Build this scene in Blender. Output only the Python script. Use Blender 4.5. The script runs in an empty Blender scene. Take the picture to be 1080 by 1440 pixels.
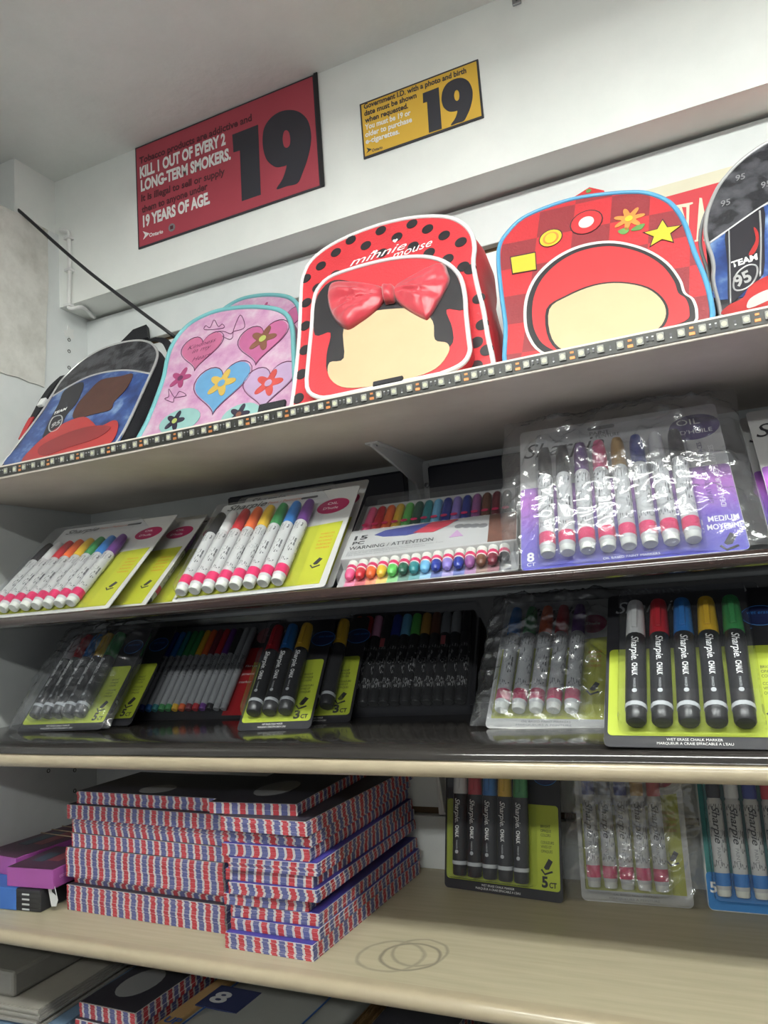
import bpy, bmesh, math, random
from math import sin, cos, radians, pi
from mathutils import Vector, Matrix, noise
random.seed(7)
SC = bpy.context.scene
COL = SC.collection
# ------------------------------------------------------------------ camera
FPX = 1058.553
CAM = Vector((1.01066661, -0.97895806, 0.01530948))
_ya, _pi, _ro = radians(-24.3403), radians(7.5295), radians(-4.1998)
FWD = Vector((sin(_ya)*cos(_pi), cos(_ya)*cos(_pi), sin(_pi)))
_r0 = Vector((cos(_ya), -sin(_ya), 0)); _u0 = _r0.cross(FWD)
RGT = _r0*cos(_ro) + _u0*sin(_ro); UPV = _u0*cos(_ro) - _r0*sin(_ro)
cd = bpy.data.cameras.new('camera'); cam = bpy.data.objects.new('camera', cd); COL.objects.link(cam)
cd.sensor_fit = 'VERTICAL'; cd.sensor_height = 36.0; cd.lens = FPX/1440*36.0; cd.clip_start = 0.02
cam.matrix_world = Matrix(((RGT.x, UPV.x, -FWD.x, CAM.x), (RGT.y, UPV.y, -FWD.y, CAM.y), (RGT.z, UPV.z, -FWD.z, CAM.z), (0, 0, 0, 1)))
SC.camera = cam
# ------------------------------------------------------------------ world, exposure
w = bpy.data.worlds.new('world'); SC.world = w; w.use_nodes = True
w.node_tree.nodes['Background'].inputs[0].default_value = (0.93, 0.97, 1.0, 1)
w.node_tree.nodes['Background'].inputs[1].default_value = 0.27
SC.view_settings.view_transform = 'Standard'; SC.view_settings.look = 'None'
SC.view_settings.exposure = 0.0; SC.view_settings.gamma = 1.0; SC.view_settings.use_curve_mapping = False
# ------------------------------------------------------------------ lamps: fluorescent tubes of the ceiling fixtures (built below), the second added for fill; x, y, z, length, radiance
LAMPS = [(1.10, -0.90, 0.748, 1.40, 56.0), (0.85, -2.2, 0.748, 1.50, 52.0)]
SC.cycles.max_bounces = 8

# ------------------------------------------------------------------ pixel -> place
def ray(u, v): return FWD + RGT*((u-540)/FPX) - UPV*((v-720)/FPX)
def hit(u, v, p, n):
    d = ray(u, v); return CAM + d*((p-CAM).dot(n)/d.dot(n))
def on_x(u, v, x): return hit(u, v, Vector((x, 0, 0)), Vector((1, 0, 0)))
def on_y(u, v, y): return hit(u, v, Vector((0, y, 0)), Vector((0, 1, 0)))
def on_z(u, v, z): return hit(u, v, Vector((0, 0, z)), Vector((0, 0, 1)))
def crop(pts, ox, oy, s): return [(ox+x/s, oy+y/s) for x, y in pts]
class Frame:
    """a leaning plane: origin, right, up, out"""
    def __init__(s, o, yaw=0, lean=0, roll=0):
        a = Vector((cos(yaw), sin(yaw), 0)); n = Vector((-sin(yaw), cos(yaw), 0))
        b = Vector((0, 0, 1))*cos(lean) + n*sin(lean)
        s.a = a*cos(roll)+b*sin(roll); s.b = b*cos(roll)-a*sin(roll); s.n = s.a.cross(s.b); s.o = Vector(o)
    def M(s):
        return Matrix(((s.a.x, s.b.x, s.n.x, s.o.x), (s.a.y, s.b.y, s.n.y, s.o.y), (s.a.z, s.b.z, s.n.z, s.o.z), (0, 0, 0, 1)))
    def L(s, u, v, off=0.0):
        p = hit(u, v, s.o+s.n*off, s.n)-s.o; return (p.dot(s.a), p.dot(s.b))

# ------------------------------------------------------------------ materials (all procedural)
_M = {}
def mat(name, col, rough=.5, metal=0.0, var=.06, vscale=30, bump=0.0, bscale=200, spec=.5, sheen=0, coat=0, emit=0, trans=0):
    if name in _M: return _M[name]
    m = bpy.data.materials.new(name); m.use_nodes = True; nt = m.node_tree; b = nt.nodes['Principled BSDF']
    b.inputs['Roughness'].default_value = rough; b.inputs['Metallic'].default_value = metal
    b.inputs['Specular IOR Level'].default_value = spec
    if sheen: b.inputs['Sheen Weight'].default_value = sheen
    if coat: b.inputs['Coat Weight'].default_value = coat; b.inputs['Coat Roughness'].default_value = .08
    tc = nt.nodes.new('ShaderNodeTexCoord'); nz = nt.nodes.new('ShaderNodeTexNoise')
    nz.inputs['Scale'].default_value = vscale; nz.inputs['Detail'].default_value = 4
    nt.links.new(tc.outputs['Object'], nz.inputs['Vector'])
    mx = nt.nodes.new('ShaderNodeMix'); mx.data_type = 'RGBA'
    c = Vector(col[:3])
    mx.inputs['A'].default_value = (*[max(0, x*(1-var)) for x in c], 1); mx.inputs['B'].default_value = (*[min(1, x*(1+var)) for x in c], 1)
    nt.links.new(nz.outputs['Fac'], mx.inputs['Factor']); nt.links.new(mx.outputs['Result'], b.inputs['Base Color'])
    if emit:
        b.inputs['Emission Color'].default_value = (*c, 1); b.inputs['Emission Strength'].default_value = emit
    if bump:
        n2 = nt.nodes.new('ShaderNodeTexNoise'); n2.inputs['Scale'].default_value = bscale; n2.inputs['Detail'].default_value = 3
        nt.links.new(tc.outputs['Object'], n2.inputs['Vector'])
        bp = nt.nodes.new('ShaderNodeBump'); bp.inputs['Strength'].default_value = bump; bp.inputs['Distance'].default_value = .002
        nt.links.new(n2.outputs['Fac'], bp.inputs['Height']); nt.links.new(bp.outputs['Normal'], b.inputs['Normal'])
    _M[name] = m; return m
def N(nt, t, **kw):
    n = nt.nodes.new(t)
    for k, v in kw.items(): setattr(n, k, v)
    return n
def math_node(nt, op, a, b=None):
    n = nt.nodes.new('ShaderNodeMath'); n.operation = op
    for i, x in enumerate((a, b)):
        if x is None: continue
        if isinstance(x, (int, float)): n.inputs[i].default_value = x
        else: nt.links.new(x, n.inputs[i])
    return n.outputs[0]
def ramp(nt, fac, stops, interp='LINEAR'):
    r = nt.nodes.new('ShaderNodeValToRGB'); r.color_ramp.interpolation = interp
    e = r.color_ramp.elements
    while len(e) < len(stops): e.new(0.5)
    for el, (p, c) in zip(e, stops): el.position = p; el.color = (*c, 1)
    nt.links.new(fac, r.inputs[0]); return r.outputs[0]
def film(name, tint=(.97, .98, 1), ior=1.5, rough=.07, bump=0.0, bscale=60, haze=.0):
    """clear plastic film: see-through, with a real Fresnel reflection and a little milky haze"""
    if name in _M: return _M[name]
    m = bpy.data.materials.new(name); m.use_nodes = True; nt = m.node_tree; nt.nodes.clear()
    out = N(nt, 'ShaderNodeOutputMaterial'); tr = N(nt, 'ShaderNodeBsdfTransparent'); gl = N(nt, 'ShaderNodeBsdfGlossy')
    df = N(nt, 'ShaderNodeBsdfDiffuse'); df.inputs[0].default_value = (.9, .92, .95, 1)
    tr.inputs[0].default_value = (*tint, 1); gl.inputs['Roughness'].default_value = rough
    fr = N(nt, 'ShaderNodeLayerWeight'); fr.inputs['Blend'].default_value = .5; f0 = ((ior-1)/(ior+1))**2
    ff = math_node(nt, 'ADD', math_node(nt, 'MULTIPLY', math_node(nt, 'POWER', fr.outputs['Facing'], 4.0), 1-f0), f0)
    m1 = N(nt, 'ShaderNodeMixShader'); m1.inputs[0].default_value = haze
    nt.links.new(tr.outputs[0], m1.inputs[1]); nt.links.new(df.outputs[0], m1.inputs[2])
    m2 = N(nt, 'ShaderNodeMixShader'); nt.links.new(ff, m2.inputs[0])
    nt.links.new(m1.outputs[0], m2.inputs[1]); nt.links.new(gl.outputs[0], m2.inputs[2])
    if bump:
        tc = N(nt, 'ShaderNodeTexCoord'); nz = N(nt, 'ShaderNodeTexNoise'); nz.inputs['Scale'].default_value = bscale; nz.inputs['Detail'].default_value = 4
        nt.links.new(tc.outputs['Object'], nz.inputs['Vector']); bp = N(nt, 'ShaderNodeBump'); bp.inputs['Strength'].default_value = bump; bp.inputs['Distance'].default_value = .004
        nt.links.new(nz.outputs['Fac'], bp.inputs['Height'])
        for x in (fr, gl, df): nt.links.new(bp.outputs[0], x.inputs['Normal'])
    nt.links.new(m2.outputs[0], out.inputs[0]); _M[name] = m; return m
def custom(name, rough, build, spec=.5, bump=None):
    """Principled material whose colour comes from build(node_tree, texcoord)"""
    if name in _M: return _M[name]
    m = bpy.data.materials.new(name); m.use_nodes = True; nt = m.node_tree; b = nt.nodes['Principled BSDF']
    b.inputs['Roughness'].default_value = rough; b.inputs['Specular IOR Level'].default_value = spec
    tc = N(nt, 'ShaderNodeTexCoord'); nt.links.new(build(nt, tc), b.inputs['Base Color'])
    if bump:
        n2 = N(nt, 'ShaderNodeTexNoise'); n2.inputs['Scale'].default_value = bump[1]
        nt.links.new(tc.outputs['Object'], n2.inputs['Vector']); bp = N(nt, 'ShaderNodeBump'); bp.inputs['Strength'].default_value = bump[0]; bp.inputs['Distance'].default_value = .002
        nt.links.new(n2.outputs['Fac'], bp.inputs['Height']); nt.links.new(bp.outputs['Normal'], b.inputs['Normal'])
    _M[name] = m; return m
def s2l(r, g, b):
    f = lambda c: c/12.92 if c <= .04045 else ((c+.055)/1.055)**2.4
    return (f(r/255), f(g/255), f(b/255))
def noise_fac(nt, tc, scale, detail=4, rough=.5, out='Object'):
    n = N(nt, 'ShaderNodeTexNoise'); n.inputs['Scale'].default_value = scale; n.inputs['Detail'].default_value = detail; n.inputs['Roughness'].default_value = rough
    nt.links.new(tc.outputs[out], n.inputs['Vector']); return n.outputs['Fac']

# wall / shelf surfaces
def b_wall(nt, tc):
    f = noise_fac(nt, tc, 5, 6, .6); return ramp(nt, f, [(.3, (.78, .80, .77)), (.6, (.87, .885, .85))])
M_wall = custom('painted_wall', .55, b_wall, bump=(.15, 60))
M_panel = custom('white_panel', .5, lambda nt, tc: ramp(nt, noise_fac(nt, tc, 7, 6, .6), [(.3, (.68, .71, .70)), (.65, (.78, .80, .79))]), bump=(.1, 40))
M_ceil = custom('ceiling_paint', .8, lambda nt, tc: ramp(nt, noise_fac(nt, tc, 9, 8, .7), [(.3, (.76, .79, .76)), (.7, (.84, .87, .84))]), bump=(.35, 90))
M_soff = custom('soffit_paint', .6, lambda nt, tc: ramp(nt, noise_fac(nt, tc, 12, 6, .6), [(.3, (.55, .55, .53)), (.7, (.64, .64, .62))]), bump=(.1, 50))
def b_plaster(nt, tc):
    f = noise_fac(nt, tc, 16, 8, .65); g = noise_fac(nt, tc, 9, 3, .5)
    base = ramp(nt, f, [(.3, (.50, .49, .44)), (.6, (.72, .71, .66))])
    st = ramp(nt, g, [(.60, (0, 0, 0)), (.63, (1, 1, 1)), (.66, (0, 0, 0))])
    mx = N(nt, 'ShaderNodeMix', data_type='RGBA'); nt.links.new(math_node(nt, 'MULTIPLY', st, .45), mx.inputs['Factor'])
    nt.links.new(base, mx.inputs['A']); mx.inputs['B'].default_value = (.30, .24, .14, 1); return mx.outputs['Result']
M_plaster = custom('stained_plaster', .8, b_plaster, bump=(.4, 45))
def b_beige(nt, tc):
    mp = N(nt, 'ShaderNodeMapping'); mp.inputs['Scale'].default_value = (3, 40, 40); nt.links.new(tc.outputs['Object'], mp.inputs[0])
    n = N(nt, 'ShaderNodeTexNoise'); n.inputs['Scale'].default_value = 3; n.inputs['Detail'].default_value = 6; nt.links.new(mp.outputs[0], n.inputs['Vector'])
    return ramp(nt, n.outputs['Fac'], [(.3, (.39, .345, .235)), (.7, (.46, .41, .29))])
M_beige = custom('beige_laminate', .45, b_beige)
M_beige_edge = mat('beige_edge', (.40, .335, .23), .3, var=.1, vscale=40, coat=.3)
M_brown = mat('dark_brown_film', (.028, .016, .014), .16, var=.2, vscale=20, coat=.4)
M_liner = mat('black_gloss_liner', (.030, .027, .025), .11, var=.35, vscale=12, bump=.12, bscale=25)
M_slot = mat('slot_brown', (.16, .10, .05), .7)
M_white = mat('white_plastic', (.80, .80, .78), .4)
M_bracket = mat('white_metal', (.74, .74, .73), .4)
M_screw = mat('steel', (.35, .35, .36), .3, metal=1)
M_black = mat('black_print', (.014, .014, .016), .45)
M_blackfab = mat('black_fabric', (.012, .012, .016), .8, bump=.4, bscale=500)
M_ink = mat('dark_ink', (.03, .03, .035), .5)
M_whiteink = mat('white_ink', (.82, .82, .80), .5)
M_greyink = mat('grey_ink', (.22, .22, .23), .5)
M_blister = film('clear_blister', ior=1.5, rough=.05, haze=.02)
M_bag = film('clear_polybag', ior=2.3, rough=.13, bump=.5, bscale=80, haze=.07); M_bag2 = film('clear_polybag_thin', ior=1.6, rough=.12, bump=.4, bscale=80, haze=.05)
M_wrap = film('clear_wrap', ior=1.35, rough=.1, bump=.5, bscale=60, haze=.01)

# ------------------------------------------------------------------ mesh helpers
def mesh_from(bm, name, smooth=False):
    me = bpy.data.meshes.new(name); bm.to_mesh(me); bm.free()
    if smooth:
        for p in me.polygons: p.use_smooth = True
    return me
def obj(name, me, m=None, parent=None, loc=None, M=None, rot=None):
    o = bpy.data.objects.new(name, me); COL.objects.link(o)
    if me is not None and m is not None:
        if not me.materials: me.materials.append(None)
        o.material_slots[0].link = 'OBJECT'; o.material_slots[0].material = m
    if parent is not None: o.parent = parent
    if M is not None: o.matrix_local = M
    if loc is not None: o.location = loc
    if rot is not None: o.rotation_euler = rot
    return o
def tag(o, label, cat, group=None):
    o['label'] = label; o['category'] = cat
    if group: o['group'] = group
    return o
def struct(o, label=None):
    o['kind'] = 'structure'
    if label: o['label'] = label
    return o
def empty(name, M=None, loc=None):
    o = bpy.data.objects.new(name, None); COL.objects.link(o); o.empty_display_size = .02
    if M is not None: o.matrix_world = M
    if loc is not None: o.location = loc
    return o
def bx(x0, x1, y0, y1, z0, z1, bev=0, seg=2):
    bm = bmesh.new(); bmesh.ops.create_cube(bm, size=1)
    for v in bm.verts: v.co = Vector((x0+(v.co.x+.5)*(x1-x0), y0+(v.co.y+.5)*(y1-y0), z0+(v.co.z+.5)*(z1-z0)))
    if bev: bmesh.ops.bevel(bm, geom=bm.edges[:], offset=bev, segments=seg, profile=.5, affect='EDGES')
    return mesh_from(bm, 'box')
def cr(pts, n=5, closed=True):
    """Catmull-Rom through 2D/3D points"""
    P = [Vector(p) for p in pts]; out = []; k = len(P)
    rng = range(k) if closed else range(k-1)
    for i in rng:
        g = lambda j: P[j % k] if closed else P[min(max(j, 0), k-1)]
        a, b, c, d = g(i-1), g(i), g(i+1), g(i+2)
        for s in range(n):
            t = s/n
            out.append(.5*((2*b)+(c-a)*t+(2*a-5*b+4*c-d)*t*t+(3*b-a-3*c+d)*t**3))
    if not closed: out.append(P[-1])
    return out
def prism(poly, z0, z1, smooth=False):
    bm = bmesh.new(); k = len(poly)
    A = [bm.verts.new((p[0], p[1], z0)) for p in poly]; B = [bm.verts.new((p[0], p[1], z1)) for p in poly]
    ar = sum(poly[i][0]*poly[(i+1) % k][1]-poly[(i+1) % k][0]*poly[i][1] for i in range(k))
    if ar < 0: A.reverse(); B.reverse()
    bm.faces.new(B); bm.faces.new(A[::-1])
    for i in range(k): bm.faces.new((A[i], A[(i+1) % k], B[(i+1) % k], B[i]))
    return mesh_from(bm, 'prism')
def prism_hole(outer, inner, z0, z1):
    """outline with one counter, as curve -> mesh"""
    cu = bpy.data.curves.new('c', 'CURVE'); cu.dimensions = '2D'; cu.fill_mode = 'BOTH'; cu.extrude = (z1-z0)/2
    for poly in (outer, inner):
        sp = cu.splines.new('POLY'); sp.points.add(len(poly)-1); sp.use_cyclic_u = True
        for q, p in zip(sp.points, poly): q.co = (p[0], p[1], 0, 1)
    o = bpy.data.objects.new('c', cu); me = bpy.data.meshes.new_from_object(o)
    for v in me.vertices: v.co.z += (z0+z1)/2
    bpy.data.objects.remove(o); return me
def tube(pts, r, seg=8, closed=False):
    bm = bmesh.new(); P = [Vector(p) for p in pts]; k = len(P); rings = []
    up = Vector((0.13, .21, .97))
    for i, p in enumerate(P):
        t = (P[(i+1) % k]-P[i-1]) if closed else (P[min(i+1, k-1)]-P[max(i-1, 0)])
        t.normalize(); x = t.cross(up)
        if x.length < .05: x = t.cross(Vector((1, 0, 0)))
        x.normalize(); y = t.cross(x)
        rings.append([bm.verts.new(p+(x*cos(2*pi*j/seg)+y*sin(2*pi*j/seg))*r) for j in range(seg)])
    for i in range(k if closed else k-1):
        A, B = rings[i], rings[(i+1) % k]
        for j in range(seg): bm.faces.new((A[j], A[(j+1) % seg], B[(j+1) % seg], B[j]))
    if not closed:
        bm.faces.new(rings[0][::-1]); bm.faces.new(rings[-1])
    bmesh.ops.recalc_face_normals(bm, faces=bm.faces)
    return mesh_from(bm, 'tube', True)
def lathe(prof, seg=14, axis='Y'):
    """prof [(r, t)] turned about the local Y axis"""
    bm = bmesh.new(); rings = []
    for r, t in prof:
        if r < 1e-6: rings.append([bm.verts.new((0, t, 0))])
        else: rings.append([bm.verts.new((r*cos(2*pi*j/seg), t, -r*sin(2*pi*j/seg))) for j in range(seg)])
    for A, B in zip(rings, rings[1:]):
        for j in range(seg):
            a = [A[j % len(A)], A[(j+1) % seg % len(A)], B[(j+1) % seg % len(B)], B[j % len(B)]]
            f = []
            for v in a:
                if v not in f: f.append(v)
            if len(f) > 2: bm.faces.new(f)
    for R in (rings[0], rings[-1]):
        if len(R) > 2: bm.faces.new(R)
    bmesh.ops.recalc_face_normals(bm, faces=bm.faces)
    me = mesh_from(bm, 'lathe', True)
    try: me.set_sharp_from_angle(angle=radians(40))
    except Exception: pass
    return me
def pillow(poly, z0, h, rings=5, fold=0.0, seed=0, knot=None):
    """puffed shape over an outline"""
    bm = bmesh.new(); k = len(poly); c = sum((Vector(p).to_2d() for p in poly), Vector((0, 0)))/k
    R = []
    for i in range(rings):
        f = 1-i/rings; z = z0+h*(1-f**2.2)**.5 if i else z0
        ring = []
        for j, p in enumerate(poly):
            q = c+(Vector(p).to_2d()-c)*f
            dz = fold*noise.noise(Vector((q.x*45+seed, q.y*45, seed)))*(1-f) if fold else 0
            if knot:
                kd = q-Vector(knot); dz = fold*(noise.noise(Vector((math.atan2(kd.y, kd.x)*5.5, seed, kd.length*8)))*1.3+.35*noise.noise(Vector((q.x*130, q.y*130, seed))))*min(1, 4*(1-f))
            ring.append(bm.verts.new((q.x, q.y, z+dz)))
        R.append(ring)
    top = bm.verts.new((c.x, c.y, z0+h))
    for A, B in zip(R, R[1:]):
        for j in range(k): bm.faces.new((A[j], A[(j+1) % k], B[(j+1) % k], B[j]))
    for j in range(k): bm.faces.new((R[-1][j], R[-1][(j+1) % k], top))
    bm.faces.new(R[0])
    bmesh.ops.recalc_face_normals(bm, faces=bm.faces)
    return mesh_from(bm, 'pillow', True)
_T = {}
def text_mesh(s, bold=0.0, shear=0.0):
    k = (s, bold, shear)
    if k not in _T:
        cu = bpy.data.curves.new('t', 'FONT'); cu.body = s; cu.size = 1; cu.offset = bold; cu.shear = shear; cu.resolution_u = 3; cu.fill_mode = 'FRONT'
        o = bpy.data.objects.new('t', cu); COL.objects.link(o); bpy.context.view_layer.update()
        dg = bpy.context.evaluated_depsgraph_get(); me = bpy.data.meshes.new_from_object(o.evaluated_get(dg))
        bpy.data.objects.remove(o); me.materials.clear()
        xs = [v.co.x for v in me.vertices]; _T[k] = (me, min(xs), max(xs)-min(xs))
    return _T[k]
CAP = .69
def text(s, parent, x, y, z, capH, m, width=None, xs=.75, bold=0.0, shear=0.0, rot=0.0, name='lettering'):
    me, x0, wd = text_mesh(s, bold, shear); sy = capH/CAP; sx = width/wd if width else sy*xs
    M = Matrix.Translation((x, y, z)) @ Matrix.Rotation(rot, 4, 'Z') @ Matrix.Diagonal((sx, sy, 1, 1)) @ Matrix.Translation((-x0, 0, 0))
    return obj(name, me, m, parent, M=M)
def text_px(s, fr, parent, p0, p1, capH, m, off, **kw):
    a = Vector(fr.L(*p0, off)); b = Vector(fr.L(*p1, off)); d = b-a
    return text(s, parent, a.x, a.y, off, capH, m, width=d.length, rot=math.atan2(d.y, d.x), **kw)
def disc(r, z0, z1, seg=20, sx=1, sy=1, cx=0, cy=0, rot=0):
    return prism([(cx+(r*sx*cos(a)*cos(rot)-r*sy*sin(a)*sin(rot)), cy+(r*sx*cos(a)*sin(rot)+r*sy*sin(a)*cos(rot))) for a in [2*pi*i/seg for i in range(seg)]], z0, z1)
def px_poly(fr, pts, off, n=4): return [(p.x, p.y) for p in cr([fr.L(u, v, off) for u, v in pts], n)]
def ragged(o, kind='stuff'): o['kind'] = kind; return o

def cached_tube(ln): return lathe([(0, 0), (.013, .0005), (.0135, .002), (.0135, ln-.002), (.013, ln-.0005), (0, ln)], 10)
# ------------------------------------------------------------------ the setting
YB = -0.0608; ZC = .8192; ZB = .5814
X1 = 2.1
struct(obj('floor', bx(-1.5, 3.2, -3.4, .05, -1.68, -1.60), mat('floor_tile', (.35, .33, .30), .4, vscale=4)), 'grey shop floor')
struct(obj('ceiling', bx(-1.5, 3.2, -3.4, .05, ZC, ZC+.05), M_ceil), 'off-white textured ceiling')
struct(obj('wall_soffit', bx(-.05, 3.2, YB, .05, ZB, ZC), M_wall), 'white bulkhead wall above the shelves')
wl = struct(obj('wall_left', bx(-.35, .004, -.62, .03, -1.60, .716), M_panel), 'white side panel at the end of the shelves')
struct(obj('wall_left_upper', bx(-.9, -.003, -.145, .05, .716, ZC), M_wall), 'white corner wall above the side panel')
# back wall: slatwall boards with brown slots
wb = struct(obj('wall_back', bx(-.05, 3.2, .014, .05, -1.60, ZC), M_slot), 'white slatwall behind the shelves')
slots = [-.2555-.255*k for k in range(5, 0, -1)] + [-.2555, -.0005, .2545, .5065]
zz = [-1.6]+slots+[ZB]
for a, b in zip(zz, zz[1:]):
    obj('slat', bx(-.04, 3.18, 0, .014, a+.0055, b-.0055, .0015), M_panel, wb)
# stained sheet of old plaster on the side panel, torn lower edge
XP = .004
pts = [(-20, 280), (0, 289), (30, 304), (66, 324), (66, 360), (67, 400), (64, 450), (63, 500), (61, 545), (52, 541), (40, 538), (25, 531), (8, 527), (-20, 517)]
pl = [on_x(u, v, XP) for u, v in pts]
bm = bmesh.new(); A = [bm.verts.new((XP, p.y, p.z)) for p in pl]; B = [bm.verts.new((XP+.0025, p.y, p.z)) for p in pl]
bm.faces.new(B); bm.faces.new(A[::-1])
for i in range(len(A)): bm.faces.new((A[i], A[(i+1) % len(A)], B[(i+1) % len(A)], B[i]))
bmesh.ops.recalc_face_normals(bm, faces=bm.faces); obj('plaster_sheet', mesh_from(bm, 'plaster'), M_plaster, wl)
hole_me = lathe([(.0032, 0), (.0032, .0012), (.0022, .0012), (.0022, .0004), (0, .0004)], 12)
for u, v in [(97, 494), (97, 517), (97, 478), (68, 1084), (105, 1083), (105, 1112), (95, 1180), (95, 1206)]:
    p = on_x(u, v, XP); obj('peg_hole', hole_me, M_black, wl, loc=(XP-.0006, p.y, p.z), rot=(0, 0, -pi/2))
p = on_x(98, 467, XP)
obj('torn_tape', prism([(0, 0), (.008, .003), (.012, -.002), (.02, .004), (.016, .012), (.02, .02), (.011, .017), (.006, .024), (.004, .014), (-.004, .01)], 0, .001), M_white, wl, M=Matrix(((0, 0, 1, XP), (1, 0, 0, p.y-.01), (0, 1, 0, p.z-.012), (0, 0, 0, 1))))

# ceiling fixtures (the lamps above); the farther one is an unseen addition for fill light
for x, y, z, ln, rad in LAMPS:
    f = tag(empty('ceiling_light', loc=(x, y, ZC)), 'long white fluorescent ceiling fixture '+('over the aisle by the shelves' if y > -1.5 else 'added further back, out of view, as fill light'), 'ceiling light')
    obj('housing', bx(-ln/2-.03, ln/2+.03, -.09, .09, -.05, 0, .004), M_white, f)
    for s in (-1, 1):
        obj('end_cap', bx(s*(ln/2+.022)-.010, s*(ln/2+.022)+.010, -.09, .09, z-ZC-.02, -.048, .002), M_white, f)
        obj('side_lip', bx(-ln/2-.02, ln/2+.02, s*.092-.003, s*.092+.003, z-ZC-.004, -.03, .001), M_white, f)  # lips added to keep the tubes' direct light off the ceiling
    tm = cached_tube(ln); me_ = mat('tube_glow_%d' % int(-y*10), (.97, 1, .955), .4, var=0, emit=rad)
    for s in (-1, 1): obj('fluorescent_tube', tm, me_, f, M=Matrix.Translation((-ln/2, s*.042, z-ZC)) @ Matrix.Rotation(-pi/2, 4, 'Z'))

# white conduit with clips, running down the corner
cp = [on_y(84, 323, YB-.006), on_y(95, 326, YB-.006), on_y(97, 335, YB-.006), on_y(98, 380, YB-.006), on_y(97, 425, YB-.006), on_y(99, 434, YB-.006)]
end = on_z(128, 456, ZB-.006); cp2 = cp+[Vector((cp[-1].x+.01, YB+.01, ZB-.006)), Vector((.03, -.008, ZB-.006))]
cond = tag(empty('conduit_pipe', loc=(0, 0, 0)), 'thin white cable conduit clipped down the wall corner', 'pipe')
obj('pipe', tube(cr(cp2, 4, False), .0035), M_white, cond)
for i, j in ((2, 0), (3, 0), (4, -.006)):
    q = cp[i]; obj('clip', bx(q.x-.008, q.x+.006, YB-.0115, YB, q.z+j-.0025, q.z+j+.0025, .001), M_bracket, cond)
# black cord
a = Vector((.004, -.137, .722)); b = on_y(246, 474, -.085)
mid = a.lerp(b, .45)+Vector((0, 0, -.008))
tag(obj('black_cord', tube(cr([on_x(28, 303, -.02)+Vector((0, .0, .006)), a, mid, b], 6, False), .0028), M_black), 'thin black cord strung from the side panel down behind the bags', 'cord')

# ------------------------------------------------------------------ shelves
def nose_profile(y, zt, th, r):
    """bullnose cross-section (y, z), front at y, back to y+.03"""
    pts = []
    for i in range(9):
        t = pi/2+pi*i/8; pts.append((y+r+r*cos(t), zt-th/2+th/2*sin(t)))
    return pts
def extrude_x(prof, x0, x1, n=1, wob=0):
    bm = bmesh.new(); rings = []
    for i in range(n+1):
        x = x0+(x1-x0)*i/n; dz = wob*noise.noise(Vector((x*6, 0, 0)))
        rings.append([bm.verts.new((x, y, z+dz)) for y, z in prof])
    k = len(prof)
    for A, B in zip(rings, rings[1:]):
        for j in range(k): bm.faces.new((A[j], A[(j+1) % k], B[(j+1) % k], B[j]))
    bm.faces.new(rings[0]); bm.faces.new(rings[-1])
    bmesh.ops.recalc_face_normals(bm, faces=bm.faces); me = mesh_from(bm, 'extrude', True)
    try: me.set_sharp_from_angle(angle=radians(35))
    except Exception: pass
    return me
XS = .006
Z1T, Z2T, Z3T, Z4T, Z5T = .239, .0435, -.1247, -.3281, -.555
ZL3 = -.113
# top shelf with LED strip
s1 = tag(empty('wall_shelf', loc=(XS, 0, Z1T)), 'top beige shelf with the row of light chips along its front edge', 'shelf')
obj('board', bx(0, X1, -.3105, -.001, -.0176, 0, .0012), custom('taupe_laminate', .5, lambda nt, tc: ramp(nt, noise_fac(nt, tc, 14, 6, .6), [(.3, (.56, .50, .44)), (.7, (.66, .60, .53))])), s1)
# brown gloss shelf
s2 = tag(empty('wall_shelf', loc=(XS, 0, Z2T)), 'glossy dark brown shelf carrying the boxed paint markers', 'shelf')
obj('board', bx(0, X1, -.285, -.001, -.013, -.0005, .001), M_brown, s2)
obj('nosing', extrude_x(nose_profile(-.3005, 0, .0135, .0062)+[(-.284, -.0135), (-.284, 0)], 0, X1), M_brown, s2)
# beige shelf with black liner
s3 = tag(empty('wall_shelf', loc=(XS, 0, Z3T)), 'beige shelf with rounded edge covered by a glossy black liner sheet', 'shelf')
obj('board', bx(0, X1, -.29, -.001, -.0175, 0, .001), M_beige, s3)
obj('nosing', extrude_x(nose_profile(-.3035, 0.0, .0178, .0085)+[(-.289, -.0178), (-.289, 0)], 0, X1), M_beige_edge, s3)
h = ZL3-Z3T
lp = [(-.302, -.0005), (-.3005, .004), (-.297, .0078), (-.29, h-.0015), (-.28, h-.0002), (-.26, h), (-.002, h), (-.002, .0006), (-.27, .0006)]
bmn = extrude_x(lp, .0, X1, 60, .0012)
obj('liner', bmn, M_liner, s3); obj('black_back_sheet', bx(.03, X1, -.0028, -.0012, h+.0002, .150), M_liner, s3)  # second piece: thin black sheet standing across the back of the shelf
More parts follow.
